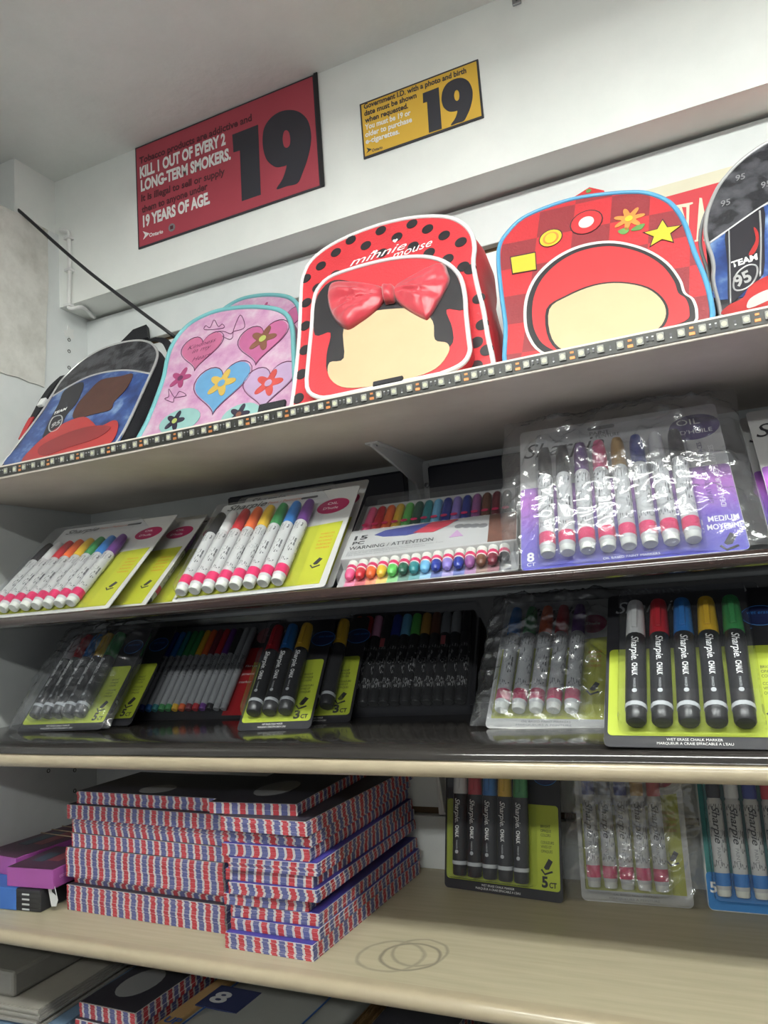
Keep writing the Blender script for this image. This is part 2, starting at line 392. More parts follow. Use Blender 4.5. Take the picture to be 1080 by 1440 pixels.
# lower beige shelf with ring stains
def b_ring(nt, tc):
    base = b_beige(nt, tc); geo = N(nt, 'ShaderNodeNewGeometry'); fac = None
    wob = noise_fac(nt, tc, 30, 3)
    for cx, cy, rx, ry, k in [(.672, -.247, .031, .029, .8), (.653, -.251, .034, .033, .5), (.678, -.236, .029, .03, .55)]:
        mp = N(nt, 'ShaderNodeMapping'); mp.vector_type = 'POINT'; nt.links.new(geo.outputs['Position'], mp.inputs[0])
        mp.inputs['Location'].default_value = (-cx/rx, -cy/ry, 0); mp.inputs['Scale'].default_value = (1/rx, 1/ry, 0)
        ln = N(nt, 'ShaderNodeVectorMath', operation='LENGTH'); nt.links.new(mp.outputs[0], ln.inputs[0])
        d = math_node(nt, 'ADD', ln.outputs['Value'], math_node(nt, 'MULTIPLY', wob, .22))
        r = ramp(nt, math_node(nt, 'MULTIPLY', d, .5), [(.50, (0, 0, 0)), (.54, (k, k, k)), (.565, (k*.7, k*.7, k*.7)), (.59, (0, 0, 0))])
        fac = r if fac is None else math_node(nt, 'MAXIMUM', fac, r)
    mx = N(nt, 'ShaderNodeMix', data_type='RGBA'); nt.links.new(fac, mx.inputs['Factor']); nt.links.new(base, mx.inputs['A'])
    mx.inputs['B'].default_value = (.13, .11, .08, 1); return mx.outputs['Result']
M_ring = custom('ring_stained_laminate', .45, b_ring)
s4 = tag(empty('wall_shelf', loc=(XS, 0, Z4T)), 'lower beige shelf with round stain rings and stacked striped envelopes', 'shelf')
obj('board', bx(0, X1, -.30, -.001, -.016, 0, .001), M_ring, s4)
obj('nosing', extrude_x(nose_profile(-.3165, 0, .0165, .008)+[(-.299, -.0165), (-.299, 0)], 0, X1), M_beige_edge, s4)
s5 = tag(empty('wall_shelf', loc=(XS, 0, Z5T)), 'bottom beige shelf holding grey and padded envelopes', 'shelf')
obj('board', bx(0, X1, -.33, -.001, -.018, 0, .001), M_beige, s5)
obj('nosing', extrude_x(nose_profile(-.3465, 0, .018, .008)+[(-.329, -.018), (-.329, 0)], 0, X1), M_beige_edge, s5)

# LED strip: tape, chips, resistors, copper pads
st = tag(empty('led_strip', loc=(XS, -.3107, Z1T-.0025)), 'black flexible strip of small pale light chips stuck along top shelf edge', 'light strip')
obj('tape', bx(0, 1.35, -.0006, 0, -.0125, 0), mat('strip_tape', (.03, .03, .026), .35), st)
chip = bx(-.0031, .0031, -.0022, -.0006, -.0036, .0036, .0004, 1); lens = prism([(.0022*cos(a), .0022*sin(a)) for a in [2*pi*i/10 for i in range(10)]], 0, .0003)
res = bx(-.0008, .0008, -.0014, -.0006, -.0015, .0015); pad = bx(-.0024, .0024, -.0009, -.0006, -.0014, .0014, .0003, 1)
M_chip = mat('chip_housing', (.26, .26, .24), .35); M_phos = mat('chip_phosphor', (.50, .50, .36), .4); M_res = mat('resistor', (.06, .06, .065), .4); M_cu = mat('copper_pad', (.62, .25, .09), .35, metal=.5)
M_tin = mat('solder', (.45, .45, .45), .35, metal=.7)
rotl = Matrix.Rotation(pi/2, 4, 'X')
for i in range(62):
    x = .14+i*.01667; zc = -.0062+random.uniform(-.0002, .0002)
    if x > 1.33: break
    c = obj('led_chip', chip, M_chip, st, loc=(x, 0, zc)); obj('phosphor', lens, M_phos, c, M=Matrix.Translation((0, -.0022, 0)) @ rotl)
    xm = x+.0083
    if i % 3 == 0:
        obj('solder_pad', pad, M_cu, st, loc=(xm, 0, -.0085)); obj('solder_pad', pad, M_cu, st, loc=(xm, 0, -.0035)).scale = (.7, 1, .7)
    elif i % 3 == 1:
        for dx in (-.0022, .0022): obj('resistor', res, M_res, st, loc=(xm+dx, 0, zc)); 
        for dx in (-.0022, .0022): obj('solder_dot', res, M_tin, st, loc=(xm+dx, -.0001, zc+.0022)).scale = (1, 1, .35)
    else:
        obj('resistor', res, M_res, st, loc=(xm, 0, zc)); obj('solder_dot', res, M_tin, st, loc=(xm, -.0001, zc-.0024)).scale = (1, 1, .35)

# shelf brackets (white metal arms)
def bracket(label, x, zt, ln=.165, drop=.055):
    b = tag(empty('shelf_bracket', loc=(x, 0, zt)), label, 'bracket', None)
    prof = [(-ln, 0), (-ln, -.006), (-ln*.72, -.016), (-ln*.42, -.026), (-ln*.2, -.036), (-.014, -drop), (0, -drop-.004), (0, 0)]
    bm = bmesh.new(); A = [bm.verts.new((-.002, y, z)) for y, z in prof]; B = [bm.verts.new((.002, y, z)) for y, z in prof]
    bm.faces.new(A); bm.faces.new(B)
    for i in range(len(A)): bm.faces.new((A[i], A[(i+1) % len(A)], B[(i+1) % len(A)], B[i]))
    bmesh.ops.recalc_face_normals(bm, faces=bm.faces); bmesh.ops.bevel(bm, geom=bm.edges[:], offset=.0008, segments=1, affect='EDGES')
    obj('arm', mesh_from(bm, 'arm'), M_bracket, b)
    obj('top_flange', bx(-.009, .009, -ln, -.01, -.0022, 0, .0006), M_bracket, b)
    obj('wall_flange', bx(-.011, .011, -.004, 0, -drop-.006, -.004, .001), M_bracket, b)
    obj('screw', lathe([(0, -.0022), (.0032, -.0018), (.0036, 0)], 10), M_screw, b, loc=(.0065, -.004, -drop+.02)) 
    obj('screw', lathe([(0, -.0022), (.0025, -.0018), (.003, 0)], 10), M_screw, b, loc=(.0, -ln+.012, -.0024), rot=(pi/2, 0, 0))
bracket('curved white metal bracket under the top shelf above the pink marker boxes', .632, Z1T-.0176)
bracket('white metal bracket on the slatwall beside the chalk marker pack below', .628, Z3T-.0175, .15, .11)

# ------------------------------------------------------------------ signs on the soffit
def sign_frame(x, z, yaw=0): return Frame((x, YB-.0035, z))
def digit(fr, name, par, outer, inner, m, z0, z1, smooth=True):
    o = [fr.L(u, v, z1) for u, v in outer]
    if smooth: o = [(p.x, p.y) for p in cr(o, 4)]
    if inner:
        i = [(p.x, p.y) for p in cr([fr.L(u, v, z1) for u, v in inner], 4)]; me = prism_hole(o, i, z0, z1)
    else: me = prism(o, z0, z1)
    return obj(name, me, m, par)
M_red = mat('sign_red', s2l(172, 66, 80), .5, var=.05, vscale=20); M_yel = mat('sign_yellow', s2l(222, 178, 62), .5, var=.04, vscale=20)
M_signink = mat('sign_black', s2l(50, 50, 58), .5); M_signdim = mat('sign_dark_red_ink', s2l(84, 34, 44), .5)
def sign(label, c, body_m, w, h, lines, d1, d9, c9, extra):
    bl = on_y(*c[3], YB-.0035); fr = Frame((bl.x, YB-.0005, bl.z))
    r = tag(empty('warning_sign', fr.M()), label, 'sign')
    obj('backing', bx(0, w, 0, h, 0, .0022), M_signink, r)
    e = .0026
    obj('print_panel', bx(e, w-(.007 if extra else e), e, h-e, .0022, .0026), body_m, r)
    if extra: obj('side_channel', bx(w-.0045, w+.002, 0, h+.001, .0022, .004, .0006), M_black, r)
    for s, p0, p1, cap, m, sh in lines: text_px(s, fr, r, p0, p1, cap, m, .0029, bold=.045 if cap > .012 else .03, shear=sh)
    digit(fr, 'numeral', r, d1, None, M_signink, .0026, .003, False); digit(fr, 'numeral', r, d9, c9, M_signink, .0026, .003)
    return r, fr
R = lambda pts: crop(pts, 180, 100, 3.857)
def rl(s, a, b, cap, m, sh=0.0): return (s, R([a])[0], R([b])[0], cap, m, sh)
red, rf = sign('large dark red tobacco age sign with a big 19, fixed below the ceiling', [(188, 210), (441, 107), (453, 265), (194, 350)], M_red, .352, .18, [
    rl('Tobacco products are addictive and', (62, 505), (672, 268), .0115, M_signdim), rl('KILL 1 OUT OF EVERY 2', (65, 580), (530, 395), .0185, M_whiteink),
    rl('LONG-TERM SMOKERS.', (70, 652), (558, 475), .0185, M_whiteink), rl('It is illegal to sell or supply', (72, 708), (525, 560), .0115, M_signdim),
    rl('them to anyone under', (75, 770), (432, 640), .0115, M_signdim), rl('19 YEARS OF AGE.', (82, 845), (445, 715), .0185, M_whiteink),
    rl('Ontario', (115, 900), (190, 878), .0062, M_whiteink)],
    R([(565, 345), (705, 290), (720, 670), (617, 705), (607, 430), (572, 440)]),
    R([(730, 370), (738, 310), (770, 258), (820, 222), (880, 210), (935, 225), (975, 268), (992, 335), (990, 400), (972, 480), (945, 555), (918, 608), (860, 624), (805, 640), (838, 585), (860, 515), (845, 515), (800, 520), (755, 485), (735, 430)]),
    R([(838, 365), (845, 328), (860, 320), (874, 335), (880, 370), (876, 402), (860, 416), (845, 405)]), True)
em = rf.L(*R([(237, 848)])[0], .003); obj('round_emblem', disc(.0068, .0026, .0031, 18, cx=em[0], cy=em[1]), M_greyink, red); obj('emblem_centre', bx(em[0]-.003, em[0]+.003, em[1]-.003, em[1]+.003, .0031, .0033), M_signdim, red)
tri = [rf.L(*p, .003) for p in R([(80, 868), (116, 880), (82, 914), (92, 888)])]; obj('trillium_mark', prism(tri, .0026, .003), M_whiteink, red)
Yc = lambda pts: crop(pts, 490, 70, 5.143)
def yl(s, a, b, cap, m): return (s, Yc([a])[0], Yc([b])[0], cap, m, 0.0)
ye, yf = sign('small yellow identification sign with a big 19 and white text', [(505, 146), (672, 84), (679, 165), (511, 223)], M_yel, .179, .085, [
    yl('Government I.D. with a photo and birth', (112, 430), (853, 165), .0078, M_signink), yl('date must be shown', (115, 480), (493, 345), .0078, M_signink),
    yl('when requested.', (120, 530), (432, 420), .0078, M_signink), yl('You must be 19 or', (120, 580), (450, 470), .0078, M_whiteink),
    yl('older to purchase', (122, 633), (460, 520), .0078, M_whiteink), yl('e-cigarettes.', (125, 682), (370, 605), .0078, M_whiteink), yl('Ontario', (170, 738), (247, 714), .0042, M_signink)],
    Yc([(537, 315), (652, 270), (675, 570), (582, 600), (568, 375), (540, 385)]),
    Yc([(673, 350), (682, 295), (712, 245), (765, 212), (820, 203), (868, 228), (895, 285), (897, 345), (882, 415), (855, 480), (832, 515), (785, 530), (740, 545), (772, 495), (788, 442), (765, 445), (725, 445), (690, 418), (677, 385)]),
    Yc([(764, 330), (770, 300), (785, 290), (798, 305), (802, 335), (797, 360), (783, 370), (770, 358)]), False)
tri = [yf.L(*p, .003) for p in Yc([(130, 708), (168, 718), (130, 748), (142, 727)])]; obj('trillium_mark', prism(tri, .0026, .003), M_signink, ye)
# small grey hook at the top of the soffit
hp = on_y(727, 2, YB); hk = tag(empty('wall_hook', loc=hp), 'small grey hook screwed high on the white soffit', 'hook')
obj('plate', bx(-.006, .006, -.004, 0, -.006, .03, .001), M_screw, hk); obj('prong', tube([(0, -.002, 0), (0, -.012, -.002), (0, -.014, .006)], .002, 6), M_screw, hk)
# red banner with cream letters, behind the right-hand bags
bl = on_y(905, 380, 0); bn = tag(empty('wall_banner', loc=(.94, -.0005, .40)), 'red paper banner with cream letters on slatwall behind the checked bag', 'banner')
bt = on_y(965, 270, 0).z-.40; M_cream = mat('cream_print', (.70, .66, .50), .6)
bF = Frame((.94, -.0005, .40)); bn.matrix_world = bF.M()
obj('sheet', bx(0, .55, 0, bt, 0, .0012), mat('banner_red', s2l(205, 52, 62), .6), bn); obj('top_border', bx(0, .55, bt, bt+.016, 0, .0012), M_cream, bn)
vq = crop([(160, 555), (225, 540), (228, 552), (205, 560), (248, 700), (262, 560), (236, 545), (300, 525), (302, 537), (280, 548), (268, 760), (255, 772), (180, 570)], 920, 190, 5.5385)
B1 = lambda pts: crop(pts, 920, 190, 5.5385)
def letter(pts): obj('letter', prism([bF.L(u, v, .0014) for u, v in B1(pts)], .0012, .0016), M_cream, bn)
letter([(165, 548), (300, 522), (302, 534), (275, 545), (268, 745), (252, 748), (250, 560), (215, 560), (240, 650), (228, 660), (195, 568), (166, 560)])
letter([(352, 488), (372, 490), (425, 800), (445, 800), (446, 815), (385, 825), (384, 812), (402, 806), (392, 720), (348, 728), (340, 812), (356, 812), (357, 822), (315, 832), (314, 820), (328, 815)])

# ------------------------------------------------------------------ school bags on the top shelf
def loft(rings):
    bm = bmesh.new(); R = [[bm.verts.new(p) for p in r] for r in rings]; k = len(R[0])
    for A, B in zip(R, R[1:]):
        for j in range(k): bm.faces.new((A[j], A[(j+1) % k], B[(j+1) % k], B[j]))
    bm.faces.new(R[0]); bm.faces.new(R[-1])
    bmesh.ops.recalc_face_normals(bm, faces=bm.faces); me = mesh_from(bm, 'loft', True)
    try: me.set_sharp_from_angle(angle=radians(50))
    except Exception: pass
    return me
class Bag:
    def __init__(s, label, y0, lean, yaw, outline, depth, m_body, m_face, m_pipe, bulge=.06, pipe=.0026, group='school bags on the top shelf', x0=0.0):
        s.fr = Frame((x0, y0, Z1T+.001), yaw, lean); tl = math.tan(lean)
        s.root = tag(empty('school_bag', s.fr.M()), label, 'bag', group)
        L = [Vector(s.fr.L(u, v)) for u, v in outline]
        L = [p for p in L if p.y > .016]
        a, b = L[0], L[-1]
        L = L+[Vector((b.x, .012)), Vector((b.x-.012, 0)), Vector(((a.x+b.x)/2, 0)), Vector((a.x+.012, 0)), Vector((a.x, .012))]
        O = [Vector((p.x, max(p.y, 0))) for p in cr(L, 4)]; s.O = O
        cx = (min(p.x for p in O)+max(p.x for p in O))/2; cy = max(p.y for p in O)*.5; s.cx = cx; s.H = 2*cy; s.W = max(p.x for p in O)-min(p.x for p in O)
        def ring(z, k, kt): return [(cx+(p.x-cx)*k, max(-z*tl, p.y*kt), z) for p in O]
        obj('body', loft([ring(-.0005, .985, .985), ring(-.006, 1.0+bulge*.25, 1.0), ring(-.35*depth, 1+bulge, 1.01), ring(-.7*depth, 1+bulge, 1.0), ring(-.93*depth, 1+bulge*.3, .97), ring(-depth, .9, .9)]), m_body, s.root)
        s.face = obj('front_panel', prism([(p.x, p.y) for p in [Vector((cx+(q.x-cx)*.988, cy+(q.y-cy)*.988)) for q in O]], -.002, .001), m_face, s.root)
        obj('piping', tube([(p.x, p.y, .0004) for p in O], pipe, 8, True), m_pipe, s.root)
        s.depth = depth
    def patch(s, name, pts, m, z=.0012, th=.0004, n=4, parent=None):
        P = px_poly(s.fr, pts, z, n) if n else [s.fr.L(u, v, z) for u, v in pts]
        P = [(x, max(y, .001)) for x, y in P]
        return obj(name, prism(P, z, z+th), m, parent or s.root)
    def line(s, name, pts, r, m, z=.0012, closed=False):
        P = cr([s.fr.L(u, v, z) for u, v in pts], 5, closed); return obj(name, tube([(p.x, max(p.y, .001), z) for p in P], r, 6, closed), m, s.root)
    def disc(s, name, u, v, r, m, z=.0012, th=.0004, sx=1, sy=1, seg=20):
        x, y = s.fr.L(u, v, z); return obj(name, disc(r, z, z+th, seg, sx, sy, x, y), m, s.root)
    def star(s, name, u, v, r, m, k=5, inner=.45, z=.0012, th=.0005, rot=0.0):
        x, y = s.fr.L(u, v, z); return obj(name, prism([(x+r*(1 if i % 2 == 0 else inner)*sin(rot+pi*i/k), y+r*(1 if i % 2 == 0 else inner)*cos(rot+pi*i/k)) for i in range(2*k)], z, z+th), m, s.root)
    def flower(s, u, v, r, m, mc, z=.0012, petals=5):
        x, y = s.fr.L(u, v, z)
        P = [(x+r*(.72+.28*cos(petals*a))*cos(a), y+r*(.72+.28*cos(petals*a))*sin(a)) for a in [2*pi*i/60 for i in range(60)]]
        f = obj('printed_flower', prism(P, z, z+.0004), m, s.root); obj('flower_centre', disc(r*.25, z+.0004, z+.0007, 12, cx=x, cy=y), mc, f); return f
    def text(s, t, p0, p1, cap, m, z=.0018, **kw): return text_px(t, s.fr, s.root, p0, p1, cap, m, z, **kw)
def heart(cx, cy, r, n=40):
    P = []
    for i in range(n):
        t = 2*pi*i/n; P.append((cx+r*16*sin(t)**3/17, cy+r*(13*cos(t)-5*cos(2*t)-2*cos(3*t)-cos(4*t))/17))
    return P
def s2b(r, g, b): return tuple(.64*c for c in s2l(r, g, b))
fab = dict(rough=.6, bump=.25, bscale=420)
M_redfab = mat('red_fabric', s2b(222, 52, 62), var=.05, **fab); M_whitepipe = mat('white_piping', (.66, .655, .65), .4); M_silver = mat('silver_piping', (.55, .55, .55), .3, metal=.5)
M_bluepipe = mat('blue_piping', s2b(98, 176, 222), .4); M_tealpipe = mat('teal_piping', s2b(132, 208, 212), .45); M_dot = mat('dot_black', s2b(40, 38, 42), .5)
M_tan = mat('tan_print', s2b(232, 202, 160), .5); M_darkbrown = mat('brown_print', s2b(92, 58, 48), .6, var=.25, vscale=60)
# ---- red polka dot bag with satin bow
c4 = lambda pts: crop(pts, 380, 280, 3.0857)
b = Bag('red polka dot school bag with white piping and a red satin bow', -.268, radians(22), 0, c4([(97, 885), (113, 760), (128, 600), (134, 450), (142, 350), (180, 270), (270, 200), (400, 140), (530, 100), (650, 80), (760, 80), (830, 105), (873, 150), (887, 210), (882, 280), (897, 370), (925, 480), (945, 600), (965, 690), (957, 735)]), .085, M_redfab, M_redfab, M_whitepipe, .055, .0028)
for u, v in c4([(615, 108), (683, 130), (755, 158), (827, 187), (550, 165), (480, 137), (415, 202), (350, 178), (285, 232), (220, 290), (155, 345), (620, 205), (690, 233), (485, 235), (838, 293), (905, 432), (920, 545), (940, 655), (893, 725), (135, 760), (122, 865), (157, 450), (205, 385), (283, 328), (868, 305), (895, 622), (770, 260), (150, 655), (152, 550)]):
    b.disc('polka_dot', u, v, .0073, M_dot)
b.text('minnie', c4([(345, 292)])[0], c4([(592, 212)])[0], .0125, M_whiteink, bold=.0, shear=.4)
b.text('mouse', c4([(528, 262)])[0], c4([(704, 200)])[0], .0125, M_whiteink, bold=.0, shear=.4)
x, y = b.fr.L(*c4([(542, 180)])[0], .0018); obj('heart_mark', prism(heart(x, y, .0035), .0012, .0018), M_whiteink, b.root)
x, y = b.fr.L(*c4([(455, 228)])[0], .0018); obj('heart_mark', prism(heart(x, y, .0035), .0012, .0018), M_whiteink, b.root)
# pocket, proud of the face
PZ = .016
pp = c4([(160, 815), (166, 700), (180, 560), (187, 460), (205, 395), (255, 342), (350, 305), (480, 270), (600, 252), (700, 255), (775, 285), (825, 340), (845, 420), (850, 500), (862, 610), (866, 660), (840, 710), (770, 748), (650, 785), (400, 835), (260, 862), (195, 855)])
Q = [(x, max(.002, y)) for x, y in px_poly(b.fr, pp, PZ, 3)]
pk = obj('front_pocket', prism(Q, .001, PZ), M_redfab, b.root); obj('pocket_piping', tube([(x, y, PZ) for x, y in Q], .0026, 8, True), M_whitepipe, pk)
def pocket_patch(name, pts, m, k=0): 
    P = [(x, max(.003, y)) for x, y in px_poly(b.fr, c4(pts), PZ+.0004*k, 4)]; return obj(name, prism(P, PZ+.0004*k, PZ+.0004*k+.0004), m, pk)
# plain stand-in panels in the print's colours
pocket_patch('dark_panel', [(195, 590), (192, 480), (215, 405), (280, 352), (400, 372), (520, 420), (640, 350), (745, 285), (800, 320), (832, 400), (838, 480), (765, 480), (790, 560), (780, 640), (640, 690), (400, 740), (260, 760), (245, 680), (262, 580)], M_dot)
pocket_patch('cream_panel', [(320, 560), (400, 500), (520, 478), (640, 480), (705, 530), (715, 610), (768, 625), (775, 665), (720, 735), (600, 780), (420, 815), (310, 815), (255, 770), (258, 710), (320, 690)], M_tan, 1)
# satin bow
M_satin = mat('red_satin', s2b(215, 58, 74), .36, var=.06, vscale=40, sheen=.4)
bow = [([(262, 356), (330, 350), (410, 358), (480, 373), (498, 402), (488, 442), (440, 490), (385, 530), (330, 560), (280, 525), (252, 470), (244, 410)], .012, 1), ([(530, 380), (600, 340), (680, 295), (745, 270), (768, 310), (774, 352), (735, 430), (685, 510), (660, 512), (600, 480), (550, 445), (527, 412)], .012, 2)]
bo = None
kn = b.fr.L(*c4([(510, 405)])[0], PZ)
for pts, hh, sd in bow:
    P = px_poly(b.fr, c4(pts), PZ+.004, 4); o = obj('bow_loop', pillow(P, PZ+.001, hh*.8, 10, .0055, sd, kn), M_satin, pk)
P = px_poly(b.fr, c4([(482, 372), (510, 366), (537, 372), (534, 430), (510, 440), (488, 438)]), PZ+.008, 4); obj('bow_knot', pillow(P, PZ+.002, .013, 5), M_satin, pk)
obj('grab_handle', tube(cr([(b.cx-.03, b.H-.005, -.05), (b.cx-.02, b.H+.006, -.06), (b.cx+.02, b.H+.006, -.06), (b.cx+.03, b.H-.005, -.05)], 5, False), .004), M_redfab, b.root)
e0 = b.fr.L(*c4([(440, 832)])[0], PZ+.004); obj('strap_end', bx(e0[0], e0[0]+.034, max(.002, e0[1]-.006), max(.008, e0[1]+.003), PZ, PZ+.004, .001), M_blackfab, b.root)

# ---- red checked bag with blue piping
c5 = lambda pts: crop(pts, 680, 180, 2.7)
def b_check(nt, tc):
    mp = N(nt, 'ShaderNodeMapping'); nt.links.new(tc.outputs['Object'], mp.inputs[0]); mp.inputs['Rotation'].default_value = (0, 0, .1); mp.inputs['Location'].default_value = (.004, .01, .5)
    ck = N(nt, 'ShaderNodeTexChecker'); ck.inputs['Scale'].default_value = 26; ck.inputs[1].default_value = (*s2b(205, 46, 54), 1); ck.inputs[2].default_value = (*s2b(150, 46, 54), 1)
    nt.links.new(mp.outputs[0], ck.inputs[0]); return ck.outputs[0]
M_check = custom('red_check_print', .55, b_check, bump=(.2, 400))
b = Bag('red checked school bag with light blue piping and yellow printed icons', -.268, radians(22), 0, c5([(95, 895), (85, 760), (70, 640), (58, 520), (62, 450), (92, 400), (150, 345), (250, 300), (350, 270), (450, 255), (550, 247), (620, 250), (690, 275), (732, 312), (766, 370), (803, 480), (850, 600), (900, 715)]), .055, M_blackfab, M_check, M_bluepipe, .0)
M_icoY = mat('icon_yellow', s2b(236, 206, 60), .5); M_icoR = mat('icon_red', s2b(212, 52, 58), .5); M_icoG = mat('icon_green', s2b(104, 160, 84), .5); M_icoW = mat('icon_white', s2b(236, 234, 230), .5); M_icoO = mat('icon_orange', s2b(232, 150, 70), .5)
def inset(pts, k, dy=0, c=(480, 700)): return [(c[0]+(x-c[0])*k, c[1]+(y-c[1])*k+dy) for x, y in pts]
dome = [(152, 720), (160, 640), (195, 565), (260, 500), (340, 455), (430, 432), (520, 432), (620, 460), (700, 510), (750, 575), (768, 625), (800, 650), (815, 700), (795, 745), (640, 790), (480, 830), (300, 872), (210, 850), (165, 790)]
b.patch('printed_dome', c5(dome), M_icoW); b.patch('printed_dome', c5(inset(dome, .965)), M_dot, .0016); b.patch('printed_dome', c5(inset(dome, .90, -6)), M_icoR, .002)
lower = [(250, 690), (320, 640), (420, 600), (520, 590), (620, 610), (680, 660), (690, 720), (640, 775), (480, 815), (330, 848), (260, 800)]
b.patch('printed_oval', c5(inset(lower, 1.05)), M_dot, .0024); b.patch('printed_oval', c5(lower), M_tan, .0028)
b.patch('printed_square', c5([(100, 490), (198, 470), (203, 540), (108, 557)]), M_dot, .0012, n=0); b.patch('printed_square', c5([(104, 493), (195, 475), (199, 537), (112, 552)]), M_icoY, .0016, n=0)
u, v = c5([(255, 418)])[0]; b.disc('printed_coin', u, v, .0128, M_dot, .0012); b.disc('printed_coin', u, v, .0117, M_icoY, .0016); b.disc('printed_coin', u, v, .0085, M_icoO, .002); b.disc('printed_coin', u, v, .0072, M_icoY, .0024, sx=.85)
u, v = c5([(390, 358)])[0]; b.disc('printed_button', u, v, .0172, M_dot, .0012); b.disc('printed_button', u, v, .016, M_icoR, .0016); b.disc('printed_button', u, v, .008, M_icoW, .002)
u, v = c5([(552, 345)])[0]; b.flower(u, v, .016, M_icoO, M_icoY, .0012, 7)
for p in ([(510, 392), (545, 378), (552, 392), (530, 405)], [(560, 390), (580, 372), (612, 364), (598, 386)]): b.patch('printed_leaf', c5(p), M_icoG)
u, v = c5([(678, 400)])[0]; b.star('printed_star', u, v, .0195, M_dot, rot=.1); b.star('printed_star', u, v, .0172, M_icoY, z=.0017, rot=.1)
tg = b.fr.L(*c5([(402, 226)])[0], -.02); k = .012
ht = obj('hang_tag', prism([(tg[0], tg[1]), (tg[0]+k*1.3, tg[1]-k), (tg[0]+k, tg[1]-4*k), (tg[0]-k*3, tg[1]-4*k), (tg[0]-k*2.6, tg[1]-k*1.3)], -.021, -.0195), M_icoR, b.root)
obj('tag_dot', disc(.003, -.0195, -.019, 12, cx=tg[0]-.001, cy=tg[1]-.006), M_icoG, ht)

# ---- pink bags with teal piping
c7 = lambda pts: crop(pts, 190, 400, 4.32)
def b_pink(nt, tc):
    return ramp(nt, noise_fac(nt, tc, 38, 6, .65), [(.3, s2b(206, 140, 190)), (.5, s2b(226, 176, 210)), (.68, s2b(236, 208, 226))])
M_pink = custom('pink_mottled_print', .5, b_pink, bump=(.15, 400))
M_heartP = mat('heart_pink', s2b(214, 120, 160), .5, var=.15, vscale=60); M_heartB = mat('heart_blue', s2b(112, 172, 218), .5, var=.15, vscale=60); M_heartM = mat('heart_magenta', s2b(204, 110, 160), .5, var=.15, vscale=60)
M_heartL = mat('heart_lilac', s2b(206, 176, 214), .5, var=.12, vscale=60); M_ovalT = mat('oval_teal', s2b(160, 206, 202), .5, var=.12, vscale=60); M_plum = mat('plum_line', s2b(110, 50, 92), .5)
M_flY = mat('flower_gold', s2b(226, 190, 92), .5); M_flR = mat('flower_red', s2b(214, 84, 78), .5); M_flD = mat('flower_dark', s2b(52, 46, 66), .5); M_flN = mat('flower_brown', s2b(140, 92, 72), .5); M_flL = mat('flower_lime', s2b(196, 208, 110), .5); M_flM = mat('flower_magenta', s2b(178, 72, 122), .5)
pink_out = c7([(20, 945), (80, 830), (140, 680), (178, 565), (197, 470), (222, 390), (270, 310), (340, 240), (430, 190), (520, 160), (620, 145), (720, 140), (820, 146), (890, 165), (935, 205), (958, 280), (965, 400), (970, 520), (975, 640), (980, 740)])
b = Bag('pink floral school bag with teal piping leaning beside the polka dot bag', -.237, radians(24), 0, pink_out, .045, mat('pink_side', s2b(196, 130, 176), var=.05, **fab), M_pink, M_tealpipe, .0, .0036)
def hp_(fr, par, u, v, r, m, rot=0.0, sx=1.0):
    x, y = fr.L(u, v, .0012)
    H = [(x+(px-x)*sx, py) for px, py in heart(x, y, r)]; H2 = [(x+(px-x)*sx, py) for px, py in heart(x, y, r*1.06)]
    o = obj('printed_heart', prism(H, .0014, .0019), m, par); obj('heart_outline', tube([(p[0], p[1], .0016) for p in H2], .0005, 5, True), M_plum, o); return o
def pink_print(b):
    P = lambda x, y: c7([(x, y)])[0]
    hp_(b.fr, b.root, *P(400, 395), .036, M_heartP); hp_(b.fr, b.root, *P(520, 610), .046, M_heartB); hp_(b.fr, b.root, *P(770, 340), .040, M_heartM); hp_(b.fr, b.root, *P(810, 600), .040, M_heartL)
    for x, y, sx in ((270, 830, 1.7), (640, 800, 1.5)):
        b.disc('printed_oval', *P(x, y), .0195, M_ovalT, .0013, .0005, sx=sx, sy=1)
    b.flower(*P(525, 600), .023, M_flY, M_heartB, .002); b.flower(*P(775, 330), .022, M_flN, M_flL, .002); b.flower(*P(810, 600), .022, M_flR, M_heartL, .002); b.flower(*P(240, 830), .0165, M_flD, M_flL, .002); b.flower(*P(630, 790), .0165, M_flD, M_flN, .002)
    b.flower(*P(275, 570), .0185, M_flM, M_plum, .0014)
    for i, (s, p0, p1) in enumerate((('Kindness', (318, 400), (490, 345)), ('in my', (345, 420), (460, 385)), ('Heart', (345, 470), (455, 435)))):
        b.text(s, P(*p0), P(*p1), .0075, M_plum, z=.0022, shear=.35)
    for pts in ([(500, 290), (560, 330), (590, 325), (600, 270), (640, 185), (665, 260), (600, 285), (580, 300), (540, 285)], [(180, 695), (230, 715), (240, 690), (310, 675), (270, 650), (240, 685), (205, 635), (205, 680)], [(425, 275), (430, 250), (455, 262), (480, 215), (505, 255), (530, 240), (535, 265)]):
        b.line('printed_outline', c7(pts), .0005, M_plum, .0013, True)
pink_print(b)
sb = b.fr.L(*c7([(800, 735)])[0], .006); obj('strap_end', bx(sb[0]-.012, sb[0]+.026, max(0, sb[1]-.012), max(.012, sb[1]+.004), .002, .007, .002), M_blackfab, b.root, rot=(0, 0, 0))
b2 = Bag('second pink school bag with teal piping, mostly hidden behind its twin', -.172, radians(24), 0, [(300+(u-300)*.78+36, v-17) for u, v in pink_out], .04, _M['pink_side'], M_pink, M_tealpipe, .03, .0036)
hp_(b2.fr, b2.root, 402, 450, .03, M_heartM); b2.flower(372, 432, .010, M_flM, M_plum, .0014)

